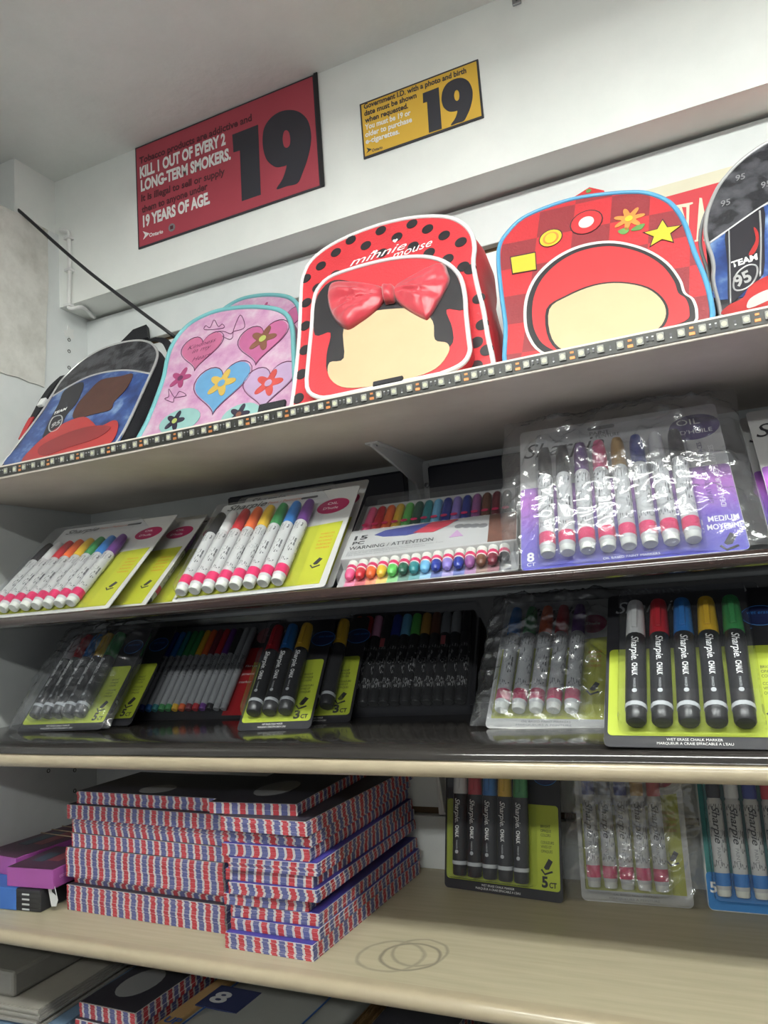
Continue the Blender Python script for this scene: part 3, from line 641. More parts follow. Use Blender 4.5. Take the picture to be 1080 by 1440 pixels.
# ---- dark blue and black bag beside the panel
c2 = lambda pts: crop(pts, 0, 440, 4.5)
def b_camo(nt, tc): return ramp(nt, noise_fac(nt, tc, 42, 2, .5), [(.46, s2b(42, 42, 48)), (.5, s2b(70, 70, 76)), (.6, s2b(88, 88, 94))])
def b_blue(nt, tc): return ramp(nt, noise_fac(nt, tc, 26, 4, .6), [(.35, s2b(38, 58, 116)), (.52, s2b(60, 92, 160)), (.68, s2b(142, 172, 214))])
M_camo = custom('grey_camouflage_print', .4, b_camo, bump=(.3, 300)); M_sky = custom('blue_cloud_print', .35, b_blue)
M_redp = mat('glossy_red_print', s2b(190, 52, 52), .35, var=.12, vscale=50); M_band = mat('dark_band', s2b(44, 42, 50), .4)
b = Bag('dark blue and black school bag with a red tag leaning by the side panel', -.262, radians(33), 0, c2([(10, 970), (100, 850), (200, 720), (280, 610), (330, 530), (352, 490), (400, 420), (480, 340), (560, 280), (640, 235), (720, 205), (800, 185), (880, 177), (940, 187), (980, 215), (998, 260), (985, 320), (950, 400), (900, 510), (840, 640), (785, 750), (735, 830)]), .045, M_blackfab, M_camo, M_silver, .01, .002)
b.patch('printed_panel', c2([(25, 962), (110, 850), (205, 722), (285, 615), (335, 535), (450, 465), (550, 415), (650, 385), (760, 370), (850, 372), (945, 390), (895, 510), (835, 640), (780, 755), (735, 825), (500, 880), (250, 935)]), M_sky, .0011)
b.line('divider_piping', c2([(332, 530), (450, 460), (550, 410), (650, 380), (760, 365), (850, 368), (955, 387)]), .0016, M_silver)
b.patch('dark_band', c2([(412, 490), (528, 440), (495, 555), (420, 650), (360, 760), (270, 800), (310, 690), (370, 580)]), M_band, .0016)
b.text('TEAM', c2([(338, 645)])[0], c2([(420, 612)])[0], .006, M_whiteink, z=.0024, bold=.03, shear=.2)
b.line('number_ring', c2([(310, 720), (335, 665), (385, 650), (392, 690), (360, 740), (320, 750)]), .0009, M_silver, .0022, True)
b.text('95', c2([(322, 728)])[0], c2([(382, 700)])[0], .010, M_silver, z=.0026, bold=.03, shear=.2)
b.patch('printed_swoosh', c2([(135, 945), (230, 830), (330, 750), (420, 692), (530, 658), (585, 690), (625, 722), (720, 680), (748, 702), (735, 770), (680, 835), (500, 878), (280, 930)]), M_redp, .0022)
b.patch('printed_swoosh', c2([(250, 850), (400, 770), (560, 720), (700, 720), (620, 790), (440, 850), (270, 905)]), mat('deep_red_print', s2b(150, 40, 44), .35), .0026)
b.patch('printed_patch', c2([(465, 668), (490, 580), (560, 500), (640, 425), (760, 402), (842, 388), (800, 480), (725, 560), (700, 612), (600, 640)]), M_darkbrown, .002)
hx, hy = b.fr.L(*c2([(870, 120)])[0], -.05)
obj('grab_handle', loft([[(hx-.036, hy-.03, z), (hx-.016, hy+.012, z), (hx+.012, hy+.016, z), (hx+.034, hy-.025, z)] for z in (-.058, -.05)]), M_blackfab, b.root)
lx = min(p.x for p in b.O)
def strap(bag, pts, wd, m, name='shoulder_strap', th=.004):
    P = cr([Vector(p) for p in pts], 5, False); bm = bmesh.new(); rows = []
    for p in P:
        rows.append([bm.verts.new((p.x-wd/2, p.y, p.z)), bm.verts.new((p.x+wd/2, p.y, p.z)), bm.verts.new((p.x+wd/2, p.y, p.z-th)), bm.verts.new((p.x-wd/2, p.y, p.z-th))])
    for A, B in zip(rows, rows[1:]):
        for j in range(4): bm.faces.new((A[j], A[(j+1) % 4], B[(j+1) % 4], B[j]))
    bm.faces.new(rows[0]); bm.faces.new(rows[-1]); bmesh.ops.recalc_face_normals(bm, faces=bm.faces)
    return obj(name, mesh_from(bm, 'strap'), m, bag.root)
q = [b.fr.L(u, v, -.02) for u, v in c2([(400, 395), (330, 460), (270, 545), (225, 630), (190, 690)])]
strap(b, [(x, y, -.02) for x, y in q], .014, M_blackfab)
q = [b.fr.L(u, v, -.018) for u, v in c2([(198, 660), (165, 720), (130, 795)])]
strap(b, [(x, y, -.018) for x, y in q], .010, M_icoR, 'red_tag')
q = b.fr.L(*c2([(265, 565)])[0], -.016); obj('buckle', bx(q[0]-.006, q[0]+.006, q[1]-.008, q[1]+.008, -.02, -.014, .0015), M_bracket, b.root)
q = [b.fr.L(u, v, -.045) for u, v in c2([(960, 160), (1040, 175), (1085, 250)])]
strap(b, [(x, y, -.045) for x, y in q], .016, M_blackfab)

# ---- grey camouflage bag at the other end
b = Bag('grey camouflage and blue school bag with silver piping, beside the checked bag', -.235, radians(22), 0, B1([(520, 1420), (495, 1290), (462, 1150), (464, 1030), (450, 950), (425, 880), (405, 800), (400, 720), (415, 610), (450, 510), (505, 400), (575, 310), (660, 220), (760, 140), (886, 60), (1000, 10), (1150, -15), (1300, 40), (1400, 200), (1450, 500), (1480, 800), (1500, 1100)]), .07, M_blackfab, M_camo, M_silver, .02, .0022)
b.patch('printed_panel', B1([(500, 1285), (467, 1150), (470, 1030), (455, 950), (435, 850), (580, 740), (700, 655), (850, 555), (1000, 480), (1200, 400), (1425, 360), (1460, 800), (1470, 1090), (1000, 1200)]), M_sky, .0011)
b.line('divider_piping', B1([(430, 842), (580, 738), (700, 653), (850, 552), (1000, 472), (1200, 395), (1430, 355)]), .0014, M_silver)
b.patch('dark_band', B1([(556, 748), (700, 658), (852, 560), (858, 800), (850, 1080), (720, 1200), (600, 1320), (575, 1320), (570, 1000)]), M_band, .0016, n=3)
b.line('band_edge', B1([(582, 742), (588, 1000), (595, 1310)]), .0007, M_silver, .002); b.line('band_edge', B1([(822, 590), (832, 800), (825, 1100)]), .0009, M_silver, .002)
b.text('TEAM', B1([(612, 1030)])[0], B1([(818, 962)])[0], .0072, M_whiteink, z=.0024, bold=.04, shear=.2)
b.line('number_ring', B1([(618, 1150), (650, 1070), (730, 1015), (795, 1020), (800, 1085), (760, 1160), (690, 1205), (630, 1205)]), .0009, M_silver, .0022, True)
b.text('95', B1([(652, 1180)])[0], B1([(780, 1120)])[0], .0135, M_silver, z=.0026, bold=.03, shear=.2)
b.patch('printed_swoosh', B1([(735, 930), (790, 820), (775, 720), (810, 760), (812, 850), (775, 925)]), M_redp, .002)
b.patch('printed_swoosh', B1([(545, 1400), (575, 1330), (690, 1270), (745, 1180), (886, 1095), (1050, 1050), (1250, 1050), (1400, 1100), (1380, 1200), (1000, 1300)]), M_redp, .0021)
b.patch('printed_swoosh', B1([(735, 1290), (800, 1240), (900, 1200), (980, 1190), (960, 1250), (740, 1350)]), mat('pale_print', s2b(226, 222, 216), .35), .0025)
for i, (x, y) in enumerate(((640, 345), (525, 545), (840, 400))):
    b.text('95', B1([(x, y+12)])[0], B1([(x+75, y-10)])[0], .008, M_greyink, z=.0016, bold=.01, shear=.2)
zp = [p for p in b.O if p.x < b.cx and p.y > .05]
obj('zip', tube([(p.x-.006, p.y, -.012) for p in zp], .0018, 6), M_greyink, b.root)

# ------------------------------------------------------------------ marker packs
def b_fineprint(base, ink, y0, y1, amt):
    def f(nt, tc):
        sx = N(nt, 'ShaderNodeSeparateXYZ'); nt.links.new(tc.outputs['Object'], sx.inputs[0]); y = sx.outputs[1]; x = sx.outputs[0]
        ln = math_node(nt, 'GREATER_THAN', math_node(nt, 'FRACT', math_node(nt, 'MULTIPLY', x, 560.0)), .45)
        mp = N(nt, 'ShaderNodeMapping'); mp.inputs['Scale'].default_value = (620, 170, 0); nt.links.new(tc.outputs['Object'], mp.inputs[0])
        nz = N(nt, 'ShaderNodeTexNoise'); nz.inputs['Scale'].default_value = 1; nz.inputs['Detail'].default_value = 1; nt.links.new(mp.outputs[0], nz.inputs['Vector'])
        word = math_node(nt, 'GREATER_THAN', nz.outputs['Fac'], .5)
        blk = noise_fac(nt, tc, 55, 1); blkm = math_node(nt, 'GREATER_THAN', blk, .46)
        rng = math_node(nt, 'MULTIPLY', math_node(nt, 'GREATER_THAN', y, y0), math_node(nt, 'LESS_THAN', y, y1))
        fac = math_node(nt, 'MULTIPLY', math_node(nt, 'MULTIPLY', math_node(nt, 'MULTIPLY', ln, word), math_node(nt, 'MULTIPLY', rng, blkm)), amt)
        mx = N(nt, 'ShaderNodeMix', data_type='RGBA'); nt.links.new(fac, mx.inputs['Factor']); mx.inputs['A'].default_value = (*base, 1); mx.inputs['B'].default_value = (*ink, 1)
        return mx.outputs['Result']
    return f
M_barW = custom('printed_white_barrel', .3, b_fineprint((.56, .56, .55), (.06, .06, .07), .028, .092, .9))
M_barK = custom('printed_black_barrel', .28, b_fineprint((.016, .016, .018), (.45, .45, .45), .02, .085, .8))
M_barK2 = mat('plain_black_barrel', (.022, .022, .025), .28)
M_barG = custom('printed_grey_barrel', .4, b_fineprint((.36, .37, .38), (.05, .05, .05), .055, .095, .6))
M_pinkband = mat('magenta_band', s2l(206, 30, 92), .4); M_plugW = mat('white_plug', (.72, .73, .66), .35); M_plugK = mat('black_plug', (.02, .02, .022), .3); M_greyband = mat('grey_band', (.50, .52, .53), .4); M_blueband = mat('blue_band', s2l(50, 120, 190), .4)
CAPS = dict(black=(32, 32, 36), white=(214, 214, 212), red=(186, 34, 46), orange=(222, 98, 44), yellow=(220, 176, 44), green=(52, 136, 74), blue=(44, 118, 190), purple=(98, 46, 128), grey=(128, 132, 136), pink=(226, 84, 132), dkblue=(36, 54, 140), brown=(106, 66, 48), teal=(40, 128, 132), ltblue=(110, 176, 214), lilac=(140, 124, 196), lime=(92, 186, 84), silver=(150, 152, 154), gold=(186, 142, 66), rose=(216, 150, 182), dkgreen=(30, 84, 64), maroon=(108, 34, 48), plum=(86, 48, 92), mauve=(142, 80, 140))
def capm(c): return mat('cap_'+c, s2l(*CAPS[c]), .32, var=.04)
_me = {}
def cached(k, f):
    if k not in _me: _me[k] = f()
    return _me[k]
def marker(par, kind, x, y, z, cap, rot=0.0, letter=None):
    """one marker lying on its card, end at (x, y), cap upwards"""
    if kind in ('paint', 'paintblue'):
        r, L, c0 = .0077, .138, .100
        body = cached('paint', lambda: lathe([(.0071, .0065), (r, .0085), (r, c0-.005), (.0066, c0-.003), (.0066, c0)]))
        capme = cached('paintcap', lambda: lathe([(.0070, c0-.002), (.0074, c0), (.0072, c0+.02), (.0062, L-.006), (.005, L-.001), (0, L)]))
        band = cached('paintband', lambda: lathe([(r, .0105), (r+.0002, .0107), (r+.0002, .0228), (r, .023)])); end = cached('paintend', lambda: lathe([(0, 0), (.0062, .0002), (.0070, .0015), (.0072, .0095)]))
        mats = (M_barW, M_pinkband if kind == 'paint' else M_blueband, M_plugW)
    elif kind == 'chalk':
        r, L, c0 = .0092, .136, .097
        body = cached('chalk', lambda: lathe([(.0086, .010), (r, .013), (r, c0-.006), (.0086, c0-.003), (.0086, c0)]))
        capme = cached('chalkcap', lambda: lathe([(.0086, c0-.004), (.0090, c0-.002), (.0086, c0+.012), (.0078, L-.004), (.0068, L), (0, L)]))
        band = cached('chalkband', lambda: lathe([(r, .0125), (r+.0002, .0127), (r+.0002, .0165), (r, .0167)])); end = cached('chalkend', lambda: lathe([(0, 0), (.0075, .0002), (.0086, .0015), (.0088, .0125)]))
        mats = (M_barK2, M_greyband, M_plugK)
    elif kind == 'poster':
        r, L, c0 = .0072, .140, .105
        body = cached('poster', lambda: lathe([(.0066, .006), (r, .008), (r, c0-.003), (.0066, c0)]))
        capme = cached('postercap', lambda: lathe([(.0066, c0-.002), (.0069, c0), (.0066, L-.003), (.0058, L), (0, L)]))
        band = cached('posterband', lambda: lathe([(r, .086), (r+.0002, .0862), (r+.0002, .0868), (r, .087)])); end = cached('posterend', lambda: lathe([(0, 0), (.006, .0002), (.0066, .0015), (.0068, .0085)]))
        mats = (M_barK, M_plugK, M_plugK)
    elif kind == 'fine':
        r, L, c0 = .0052, .138, .094
        body = cached('fine', lambda: lathe([(.0050, .008), (r, .010), (r, c0)], 12))
        capme = cached('finecap', lambda: lathe([(.0054, c0-.002), (.0056, c0), (.0050, L-.004), (.004, L), (0, L)], 12))
        band = None; end = cached('fineend', lambda: lathe([(0, 0), (.0042, .0001), (.0048, .001), (.0050, .0092)], 12))
        mats = (M_barG, None, capm(cap))
    elif kind == 'dome':
        r, L, c0 = .0058, .158, .040
        body = cached('dome', lambda: lathe([(.0056, .013), (r, .0145), (r, .024), (.0056, .026), (.0056, .098)], 12))
        capme = cached('domecap', lambda: lathe([(.0056, .098), (.0057, .0985), (.0057, L-.004), (.0045, L), (0, L)], 12))
        band = cached('domeband', lambda: lathe([(r, .0150), (r+.0002, .0152), (r+.0002, .0205), (r, .0207)], 12)); end = cached('domeend', lambda: lathe([(0, 0), (.0025, .0005), (.0045, .003), (.0055, .007), (.0056, .0135)], 12))
        mats = (M_plugW, M_pinkband, capm(cap))
    o = obj('marker', body, mats[0], par, M=Matrix.Translation((x, y, z+r)) @ Matrix.Rotation(rot, 4, 'Z') @ Matrix.Rotation(random.uniform(-.5, .5), 4, 'Y'))
    obj('cap', capme, capm(cap), o); obj('end_plug', end, mats[2], o)
    if band: obj('band', band, mats[1], o)
    if kind == 'chalk':
        obj('clip', cached('clip', lambda: bx(-.0026, .0026, .099, .128, .0082, .0104, .0008)), capm(cap), o); o.matrix_local = Matrix.Translation((x, y, z+r)) @ Matrix.Rotation(rot, 4, 'Z')
    if letter:
        m, z_ = (M_whiteink, r+.0003); o.matrix_local = Matrix.Translation((x, y, z+r)) @ Matrix.Rotation(rot, 4, 'Z')
        if kind == 'chalk':
            text('Sharpie.', o, -.0025, .088, z_, .0062, M_whiteink, width=.028, shear=.3, rot=-pi/2, bold=.01); text('CHALK', o, -.002, .057, z_, .0045, M_whiteink, width=.014, rot=-pi/2, bold=.03); text('MARKER', o, -.001, .040, z_, .002, M_greyband, width=.010, rot=-pi/2)
            obj('round_mark', disc(.0022, r+.0001, r+.0004, 12, cx=0, cy=.027), M_greyband, o)
        else:
            text('Sharpie', o, -.003, .090, z_, .0072, M_ink, width=.038, shear=.3, rot=-pi/2, bold=.01); text('PAINT', o, -.002, .048, z_, .0035, M_greyink, width=.014, rot=-pi/2)
    return o
def rounded(x0, x1, y0, y1, r, n=4):
    P = []
    for cx, cy, a in ((x1-r, y1-r, 0), (x0+r, y1-r, pi/2), (x0+r, y0+r, pi), (x1-r, y0+r, 3*pi/2)):
        for i in range(n+1): t = a+pi/2*i/n; P.append((cx+r*cos(t), cy+r*sin(t)))
    return P
def dish(x0, x1, y0, y1, h, r=.006, sl=.003):
    """open-backed blister shell: sides and a flat top"""
    A = rounded(x0, x1, y0, y1, r); B = rounded(x0+sl*.4, x1-sl*.4, y0+sl*.4, y1-sl*.4, r); C = rounded(x0+sl, x1-sl, y0+sl, y1-sl, r*.8)
    bm = bmesh.new(); R = [[bm.verts.new((p[0], p[1], z)) for p in ring] for ring, z in ((A, .0006), (B, h*.75), (C, h))]; k = len(A)
    for P, Q in zip(R, R[1:]):
        for j in range(k): bm.faces.new((P[j], P[(j+1) % k], Q[(j+1) % k], Q[j]))
    bm.faces.new(R[-1]); return mesh_from(bm, 'dish', False)
def polybag(w, h, top, sd, ex=.018, ey=.014, nx=90, ny=90, amp=.013):
    """crumpled clear bag: a puffed front sheet, sealed round the pack to a flat back sheet"""
    bm = bmesh.new(); V = {}
    for i in range(nx+1):
        for j in range(ny+1):
            u, v = i/nx, j/ny; x = -ex+u*(w+2*ex); y = .0015+v*(h+ey-.0015)
            e = min(1, 5.5*min(u, 1-u))**.6*min(1, 7*min(v, 1-v))**.6
            q = Vector((x*20+sd, y*20, sd*1.7)); q += noise.noise_vector(q*.6)*.5
            rdg = max(0, 1-abs(noise.noise(q))*2.6)**2.5; r2 = max(0, 1-abs(noise.noise(q*2.1+Vector((3, 1, 5))))*2.6)**2.5; r3 = max(0, 1-abs(noise.noise(q*4.3+Vector((7, 2, 1))))*2.4)**2
            z = .0008+e*(top+.0015)+(rdg*.55+r2*.4+r3*.2+.25*noise.noise(q*.8))*amp*(.4+.6*e)
            z = max(z, .0006)
            x += noise.noise(Vector((y*18, sd, i*.0)))*.006*(1-e); 
            V[i, j] = bm.verts.new((x, y, z))
    for i in range(nx):
        for j in range(ny): bm.faces.new((V[i, j], V[i+1, j], V[i+1, j+1], V[i, j+1]))
    me = mesh_from(bm, 'polybag', True); return me
M_card = mat('white_card', (.50, .50, .49), .4, var=.04); M_cardK = mat('black_card', (.028, .028, .033), .35); M_lime = mat('lime_print', s2l(166, 170, 52), .4, var=.05); M_limeK = mat('lime_bright_print', s2l(172, 186, 62), .4, var=.05)
M_mag = mat('magenta_oval', s2l(156, 36, 82), .4, var=.1); M_navyoval = mat('navy_oval', s2l(34, 44, 84), .4); M_purp = mat('purple_oval', s2l(66, 52, 110), .4); M_redtxt = mat('red_small_text', s2l(190, 90, 40), .5)
def pack_root(name, label, cat, group, f, z):
    x, y, ya, le, ro, w_, h_ = f
    fr = Frame((x, y, z), radians(ya), radians(le), radians(ro)); return tag(empty(name, fr.M()), label, cat, group)
def tip_icon(par, x, y, z, s, m):
    obj('tip_icon', prism([(x, y), (x+s*.55, y+s*.9), (x+s, y+s*.65), (x+s*.55, y-s*.15), (x+s*.2, y-s*.2)], z, z+.0003), m, par)
    obj('ink_stroke', prism([(x-s*.2, y-s*.15), (x+s*.1, y-s*.55), (x+s*.9, y-s*.25), (x+s*1.0, y-s*.4), (x+s*.1, y-s*.75), (x-s*.35, y-s*.25)], z, z+.0003), m, par)
COL8 = ['black', 'white', 'red', 'orange', 'yellow', 'green', 'blue', 'purple']
def paint_card(r, w, h, lines=True, ct=None):
    c = obj('card', prism(rounded(0, w, 0, h, .004), -.0006, .0004), M_card, r)
    obj('lime_panel', prism([(.004, .006), (w-.008, .006), (w-.006, h*.62), (w*.72, h*.60), (w*.68, h*.42), (.004, h*.40)], .0004, .0007), M_lime, c)
    obj('hang_slot', prism(rounded(w*.60, w*.72, h-.012, h-.008, .0019), .0004, .0006), M_ink, c)
    text('Sharpie', c, w*.05, h*.925, .0007, .010, M_ink, width=w*.30, shear=.35, bold=.02); text('Paint / Peinture', c, w*.36, h*.935, .0007, .005, M_redtxt, width=w*.24)
    o = obj('oval_badge', disc(.017, .0005, .0009, 24, 1.25, .8, w*.86, h*.80, .12), M_mag, r); text('OIL', o, w*.82, h*.815, .0011, .0045, M_whiteink, width=.014); text("D'huile", o, w*.80, h*.765, .0011, .0045, M_whiteink, width=.02)
    for i in range(5): text(('WORKS ON', 'ALMOST', 'ANY SURFACE', 'SURFACES', 'VARIEES')[i], c, w*.85, h*(.50-.035*i), .0009, .0028, M_redtxt, width=w*.09)
    tip_icon(c, w*.875, h*.22, .0008, .010, M_ink)
    return c
def paint8(label, f, z, group, bag=None):
    r = pack_root('marker_pack', label, 'marker pack', group, f, z); w, h = f[5], f[6]
    paint_card(r, w, h)
    for i, c in enumerate(COL8): marker(r, 'paint', w*.075+i*.0188*w/.205, .006, .001, c, 0)
    obj('blister', dish(w*.025, w*.82, .004, h*.90, .0185), M_blister, r)
    text('8', r, .004, .004, .0009, .004, M_ink, width=.003)
    return r
G2 = 'eight marker paint sets on the brown shelf'
A = (.114, -.295, 3.5, 48.5, 0, .205, .195)
paint8('eight paint marker card in rainbow caps, front card beside the side panel', A, Z2T, None)
for i, (dx, dy) in enumerate(((.028, .0320), (.066, .065), (.094, .0965))):
    paint8(('first', 'second', 'third')[i]+' spare card behind the rainbow marker card by the panel', (A[0]+dx, A[1]+dy, 3.5, 48.5, 0, .205, .195), Z2T, None)
Bq = (.4175, -.284, 2.0, 43.5, 1.0, .199, .1735)
paint8('eight paint marker card in rainbow caps next to the fifteen piece box', Bq, Z2T, None)
paint8('spare rainbow marker card half hidden behind another, next to fifteen piece box', (Bq[0]+.010, Bq[1]+.0272, 2.0, 43.5, 1.0, .184, .192), Z2T, None)
# fifteen piece boxes
COL15 = ['rose', 'red', 'orange', 'yellow', 'lime', 'dkgreen', 'teal', 'ltblue', 'dkblue', 'lilac', 'dkblue', 'plum', 'brown', 'maroon', 'black']
COL15e = ['pink', 'red', 'orange', 'yellow', 'lime', 'dkgreen', 'teal', 'ltblue', 'dkblue', 'lilac', 'dkblue', 'mauve', 'brown', 'maroon', 'black']
def box15(label, f, z):
    r = pack_root('marker_box', label, 'marker box', None, f, z); w, h = f[5], f[6]
    obj('tray', prism(rounded(0, w, 0, h, .003), -.001, .0004), M_card, r)
    n = 15; g = (w-.016)/n
    for i in range(n):
        m = mat('strip_'+COL15e[i], s2l(*[min(255, int(c*.6+100)) for c in CAPS[COL15e[i]]]), .5)
        obj('colour_strip', bx(.008+i*g, .008+(i+1)*g, .001, .018, .0004, .0008), m, r)
        marker(r, 'dome', .008+(i+.5)*g, .006, .001, COL15e[i])
        obj('logo_ring', disc(.0042, .0138, .0142, 14, 1, .7, .008+(i+.5)*g, .113), M_pinkband, r)
    sl = obj('paper_sleeve', bx(0, w, .034, .112, .0004, .0145, .001), M_card, r, M=Matrix.Translation((0, .0081, 0)) @ Matrix.Diagonal((1, .82, 1, 1)))
    obj('paint_swash', prism([(w*.16, .092), (w*.22, .102), (w*.45, .108), (w*.6, .110), (w*.66, .106), (w*.5, .088), (w*.36, .080), (w*.22, .084)], .0145, .0148), mat('blue_swash', s2l(58, 66, 130), .5), sl)
    obj('paint_swash', prism([(w*.40, .084), (w*.5, .108), (w*.66, .109), (w*.60, .094), (w*.52, .080)], .0148, .0151), mat('red_swash', s2l(178, 50, 66), .5), sl)
    text('15', sl, w*.04, .083, .0149, .011, M_ink, width=.016, bold=.03); text('PC', sl, w*.04, .070, .0149, .008, M_ink, width=.014, bold=.02)
    text('WARNING / ATTENTION', sl, w*.03, .056, .0149, .009, M_ink, width=w*.5, bold=.01)
    for i in range(3): text(('CHOKING HAZARD Small parts Not for children under 3 yrs', 'RISQUE DE SUFFOCATION Petites pieces', 'Ne convient pas aux enfants')[i], sl, w*.03, .049-.0045*i, .0149, .003, M_greyink, width=w*(.56-.1*i))
    obj('photo_panel', bx(w*.84, w*.995, .036, .110, .0145, .0148), mat('photo_brown', s2l(112, 74, 60), .5, var=.5, vscale=60), sl)
    obj('pen_drawing', prism([(w*.62, .060), (w*.66, .078), (w*.70, .060)], .0145, .0149), mat('lilac_print', s2l(190, 150, 190), .5), sl)
    for i in range(4): obj('icon_ring', disc(.0055, .0145, .0149, 14, 1, 1, w*(.67+.045*i), .088-.002*i), M_greyink, sl)
    obj('blister', dish(.001, w-.001, .001, h-.002, .0165, .004, .002), M_blister, r)
    return r
Cq = (.624, -.263, 8, 55.5, 2.0, .195, .19)
box15('fifteen piece paint marker box with warning text, front one below the bracket', Cq, Z2T)
box15('spare fifteen piece marker box tucked behind the one with warning text', (Cq[0]+.005, Cq[1]+.0345, 10, 55.5, 2.0, .198, .19), Z2T)
# dark carton at the back of the brown shelf
ct = tag(empty('carton', loc=(.647, -.019, Z2T)), 'dark navy carton standing against the wall behind the marker boxes', 'box')
obj('carton_body', bx(0, .30, 0, .017, 0, .165, .0015), mat('navy_card', (.012, .013, .026), .35), ct); obj('flap', bx(.002, .298, .002, .015, .165, .1665, .0005), _M['navy_card'], ct)
ct = tag(empty('carton', loc=(.31, -.019, Z2T)), 'dark navy carton standing against the wall behind the rainbow marker cards', 'box')
obj('carton_body', bx(0, .30, 0, .017, 0, .165, .0015), _M['navy_card'], ct); obj('flap', bx(.002, .298, .002, .015, .165, .1665, .0005), _M['navy_card'], ct)
# oil marker packs in purple
def b_purple(nt, tc):
    sx = N(nt, 'ShaderNodeSeparateXYZ'); nt.links.new(tc.outputs['Object'], sx.inputs[0])
    return ramp(nt, math_node(nt, 'MULTIPLY', sx.outputs[1], 1/.12), [(0.0, s2l(84, 84, 176)), (.35, s2l(112, 92, 182)), (.7, s2l(168, 100, 184)), (1, s2l(96, 82, 142))])
M_purpg = custom('purple_blend_print', .4, b_purple)
def oil8(label, f, z, bag=None, caps=('black', 'black', 'purple', 'pink', 'gold', 'dkblue', 'white', 'black')):
    r = pack_root('oil_marker_pack', label, 'marker pack', None, f, z); w, h = f[5], f[6]
    c = obj('card', prism(rounded(0, w, 0, h, .005), -.0006, .0004), M_card, r); obj('purple_panel', prism(rounded(0.0005, w-.0005, 0.0005, h*.55, .004), .0004, .0007), M_purpg, c)
    obj('hang_slot', prism(rounded(w*.36, w*.5, h-.013, h-.008, .0024), .0004, .0006), M_ink, c)
    text('Sharpie', c, .004, h*.78, .0007, .020, M_ink, width=w*.42, shear=.35, bold=.0); text('PAINT', c, w*.37, h*.89, .0007, .005, M_ink, width=.02); text('PEINTURE', c, w*.40, h*.86, .0007, .005, M_ink, width=.024)
    for i, k in enumerate(caps): marker(r, 'paint', w*.135+i*.0188*w/.205, .010, .001, k)
    o = obj('oval_badge', disc(.022, .0005, .0009, 24, 1.1, .8, w*.88, h*.84, .1), M_purp, r); text('OIL', o, w*.80, h*.86, .0011, .008, M_whiteink, width=.022); text("D'HUILE", o, w*.81, h*.79, .0011, .0055, M_whiteink, width=.03)
    text('GREAT FOR CRAFT SURFACES', c, w*.895, h*.30, .0009, .0042, M_purp, width=h*.42, rot=pi/2); text('IDEAL POUR LES SURFACES', c, w*.945, h*.27, .0009, .0045, M_whiteink, width=h*.42, rot=pi/2)
    text('MEDIUM', c, w*.855, h*.185, .0009, .006, M_whiteink, width=.026, bold=.02); text('MOYENNE', c, w*.845, h*.135, .0009, .006, M_whiteink, width=.03, bold=.02)
    tip_icon(c, w*.90, h*.05, .0008, .012, M_ink)
    text('8', c, w*.03, h*.055, .0009, .010, M_whiteink, width=.007, bold=.03); text('CT', c, w*.03, h*.025, .0009, .004, M_whiteink, width=.008); text('OIL BASED PAINT MARKERS', c, w*.38, h*.022, .0009, .0025, M_whiteink, width=.05)
    obj('blister', dish(w*.085, w*.83, .004, h*.88, .0185), M_blister, r)
    if bag: obj('plastic_bag', polybag(w, h, .020, bag, .019, .014), M_bag, r)
    return r
Dq = (.829, -.272, 5.6, 33.5, .7, .2, .188)
oil8('purple oil paint marker card inside a crumpled clear bag', Dq, Z2T, 3)
oil8('purple oil paint marker card without a bag, next to the bagged one', (1.052, -.262, 5, 40, -.3, .2, .19), Z2T)
oil8('spare purple oil marker card behind the unbagged one', (1.046, -.236, 5, 40, -.3, .2, .19), Z2T)

# chalk marker packs
COL5 = ['white', 'red', 'blue', 'yellow', 'green']
def chalk(label, f, z, cols, n, bag=None, letters=True, d=None, x0=None, name='chalk_marker_pack', edge=.0):
    r = pack_root(name, label, 'marker pack', None, f, z); w, h = f[5], f[6]
    c = obj('card', prism(rounded(0, w, 0, h, .005), -.0006, .0004), M_cardK, r); obj('lime_panel', prism(rounded(.003, w-.003, .011, h*.60, .004), .0004, .0007), M_limeK, c)
    text('Sharpie', c, w*.05, h*.86, .0007, .015, M_greyband, width=w*.4, shear=.35)
    d = d or .0205; x0 = x0 or w*.17
    for i, k in enumerate(cols): marker(r, 'chalk', x0+i*d, .017, .001, k, 0, letters)
    o = obj('oval_badge', disc(.016, .0005, .0009, 24, 1, .75, w*.88, h*.80), M_navyoval, r); obj('oval_ring', tube([(w*.88+.016*cos(a), h*.80+.012*sin(a), .0009) for a in [2*pi*i/24 for i in range(24)]], .0004, 5, True), M_blueband, o); text('wet erase', o, w*.81, h*.81, .0011, .004, M_blueband, width=.02, shear=.2)
    tx = w-.025
    for i in range(6): text(('BRIGHT', 'OPAQUE', 'COLORS', 'COULEURS', 'VIVES ET', 'OPAQUES')[i], c, tx, h*(.455-.028*i)-(.003 if i > 2 else 0), .0009, .003, M_ink, width=(.012, .013, .012, .016, .013, .014)[i])
    tip_icon(c, tx+.003, h*.205, .0008, .011, M_ink)
    text(str(n), c, tx, .0145, .0009, .011, M_ink, width=.0075, bold=.04); text('CT', c, tx+.009, .0145, .0009, .0055, M_ink, width=.009, bold=.03)
    text('WET ERASE CHALK MARKER', c, w*.33, .0066, .0007, .0024, M_whiteink, width=w*.28); text("MARQUEUR A CRAIE EFFACABLE A L'EAU", c, w*.28, .0028, .0007, .0024, M_whiteink, width=w*.38)
    obj('blister', dish(x0-.016, x0+(len(cols)-1)*d+.016, .013, h*.95, .0215), M_blister, r)
    if bag: obj('plastic_bag', polybag(w, h, .022, bag, .014, .012), M_bag2, r)
    return r
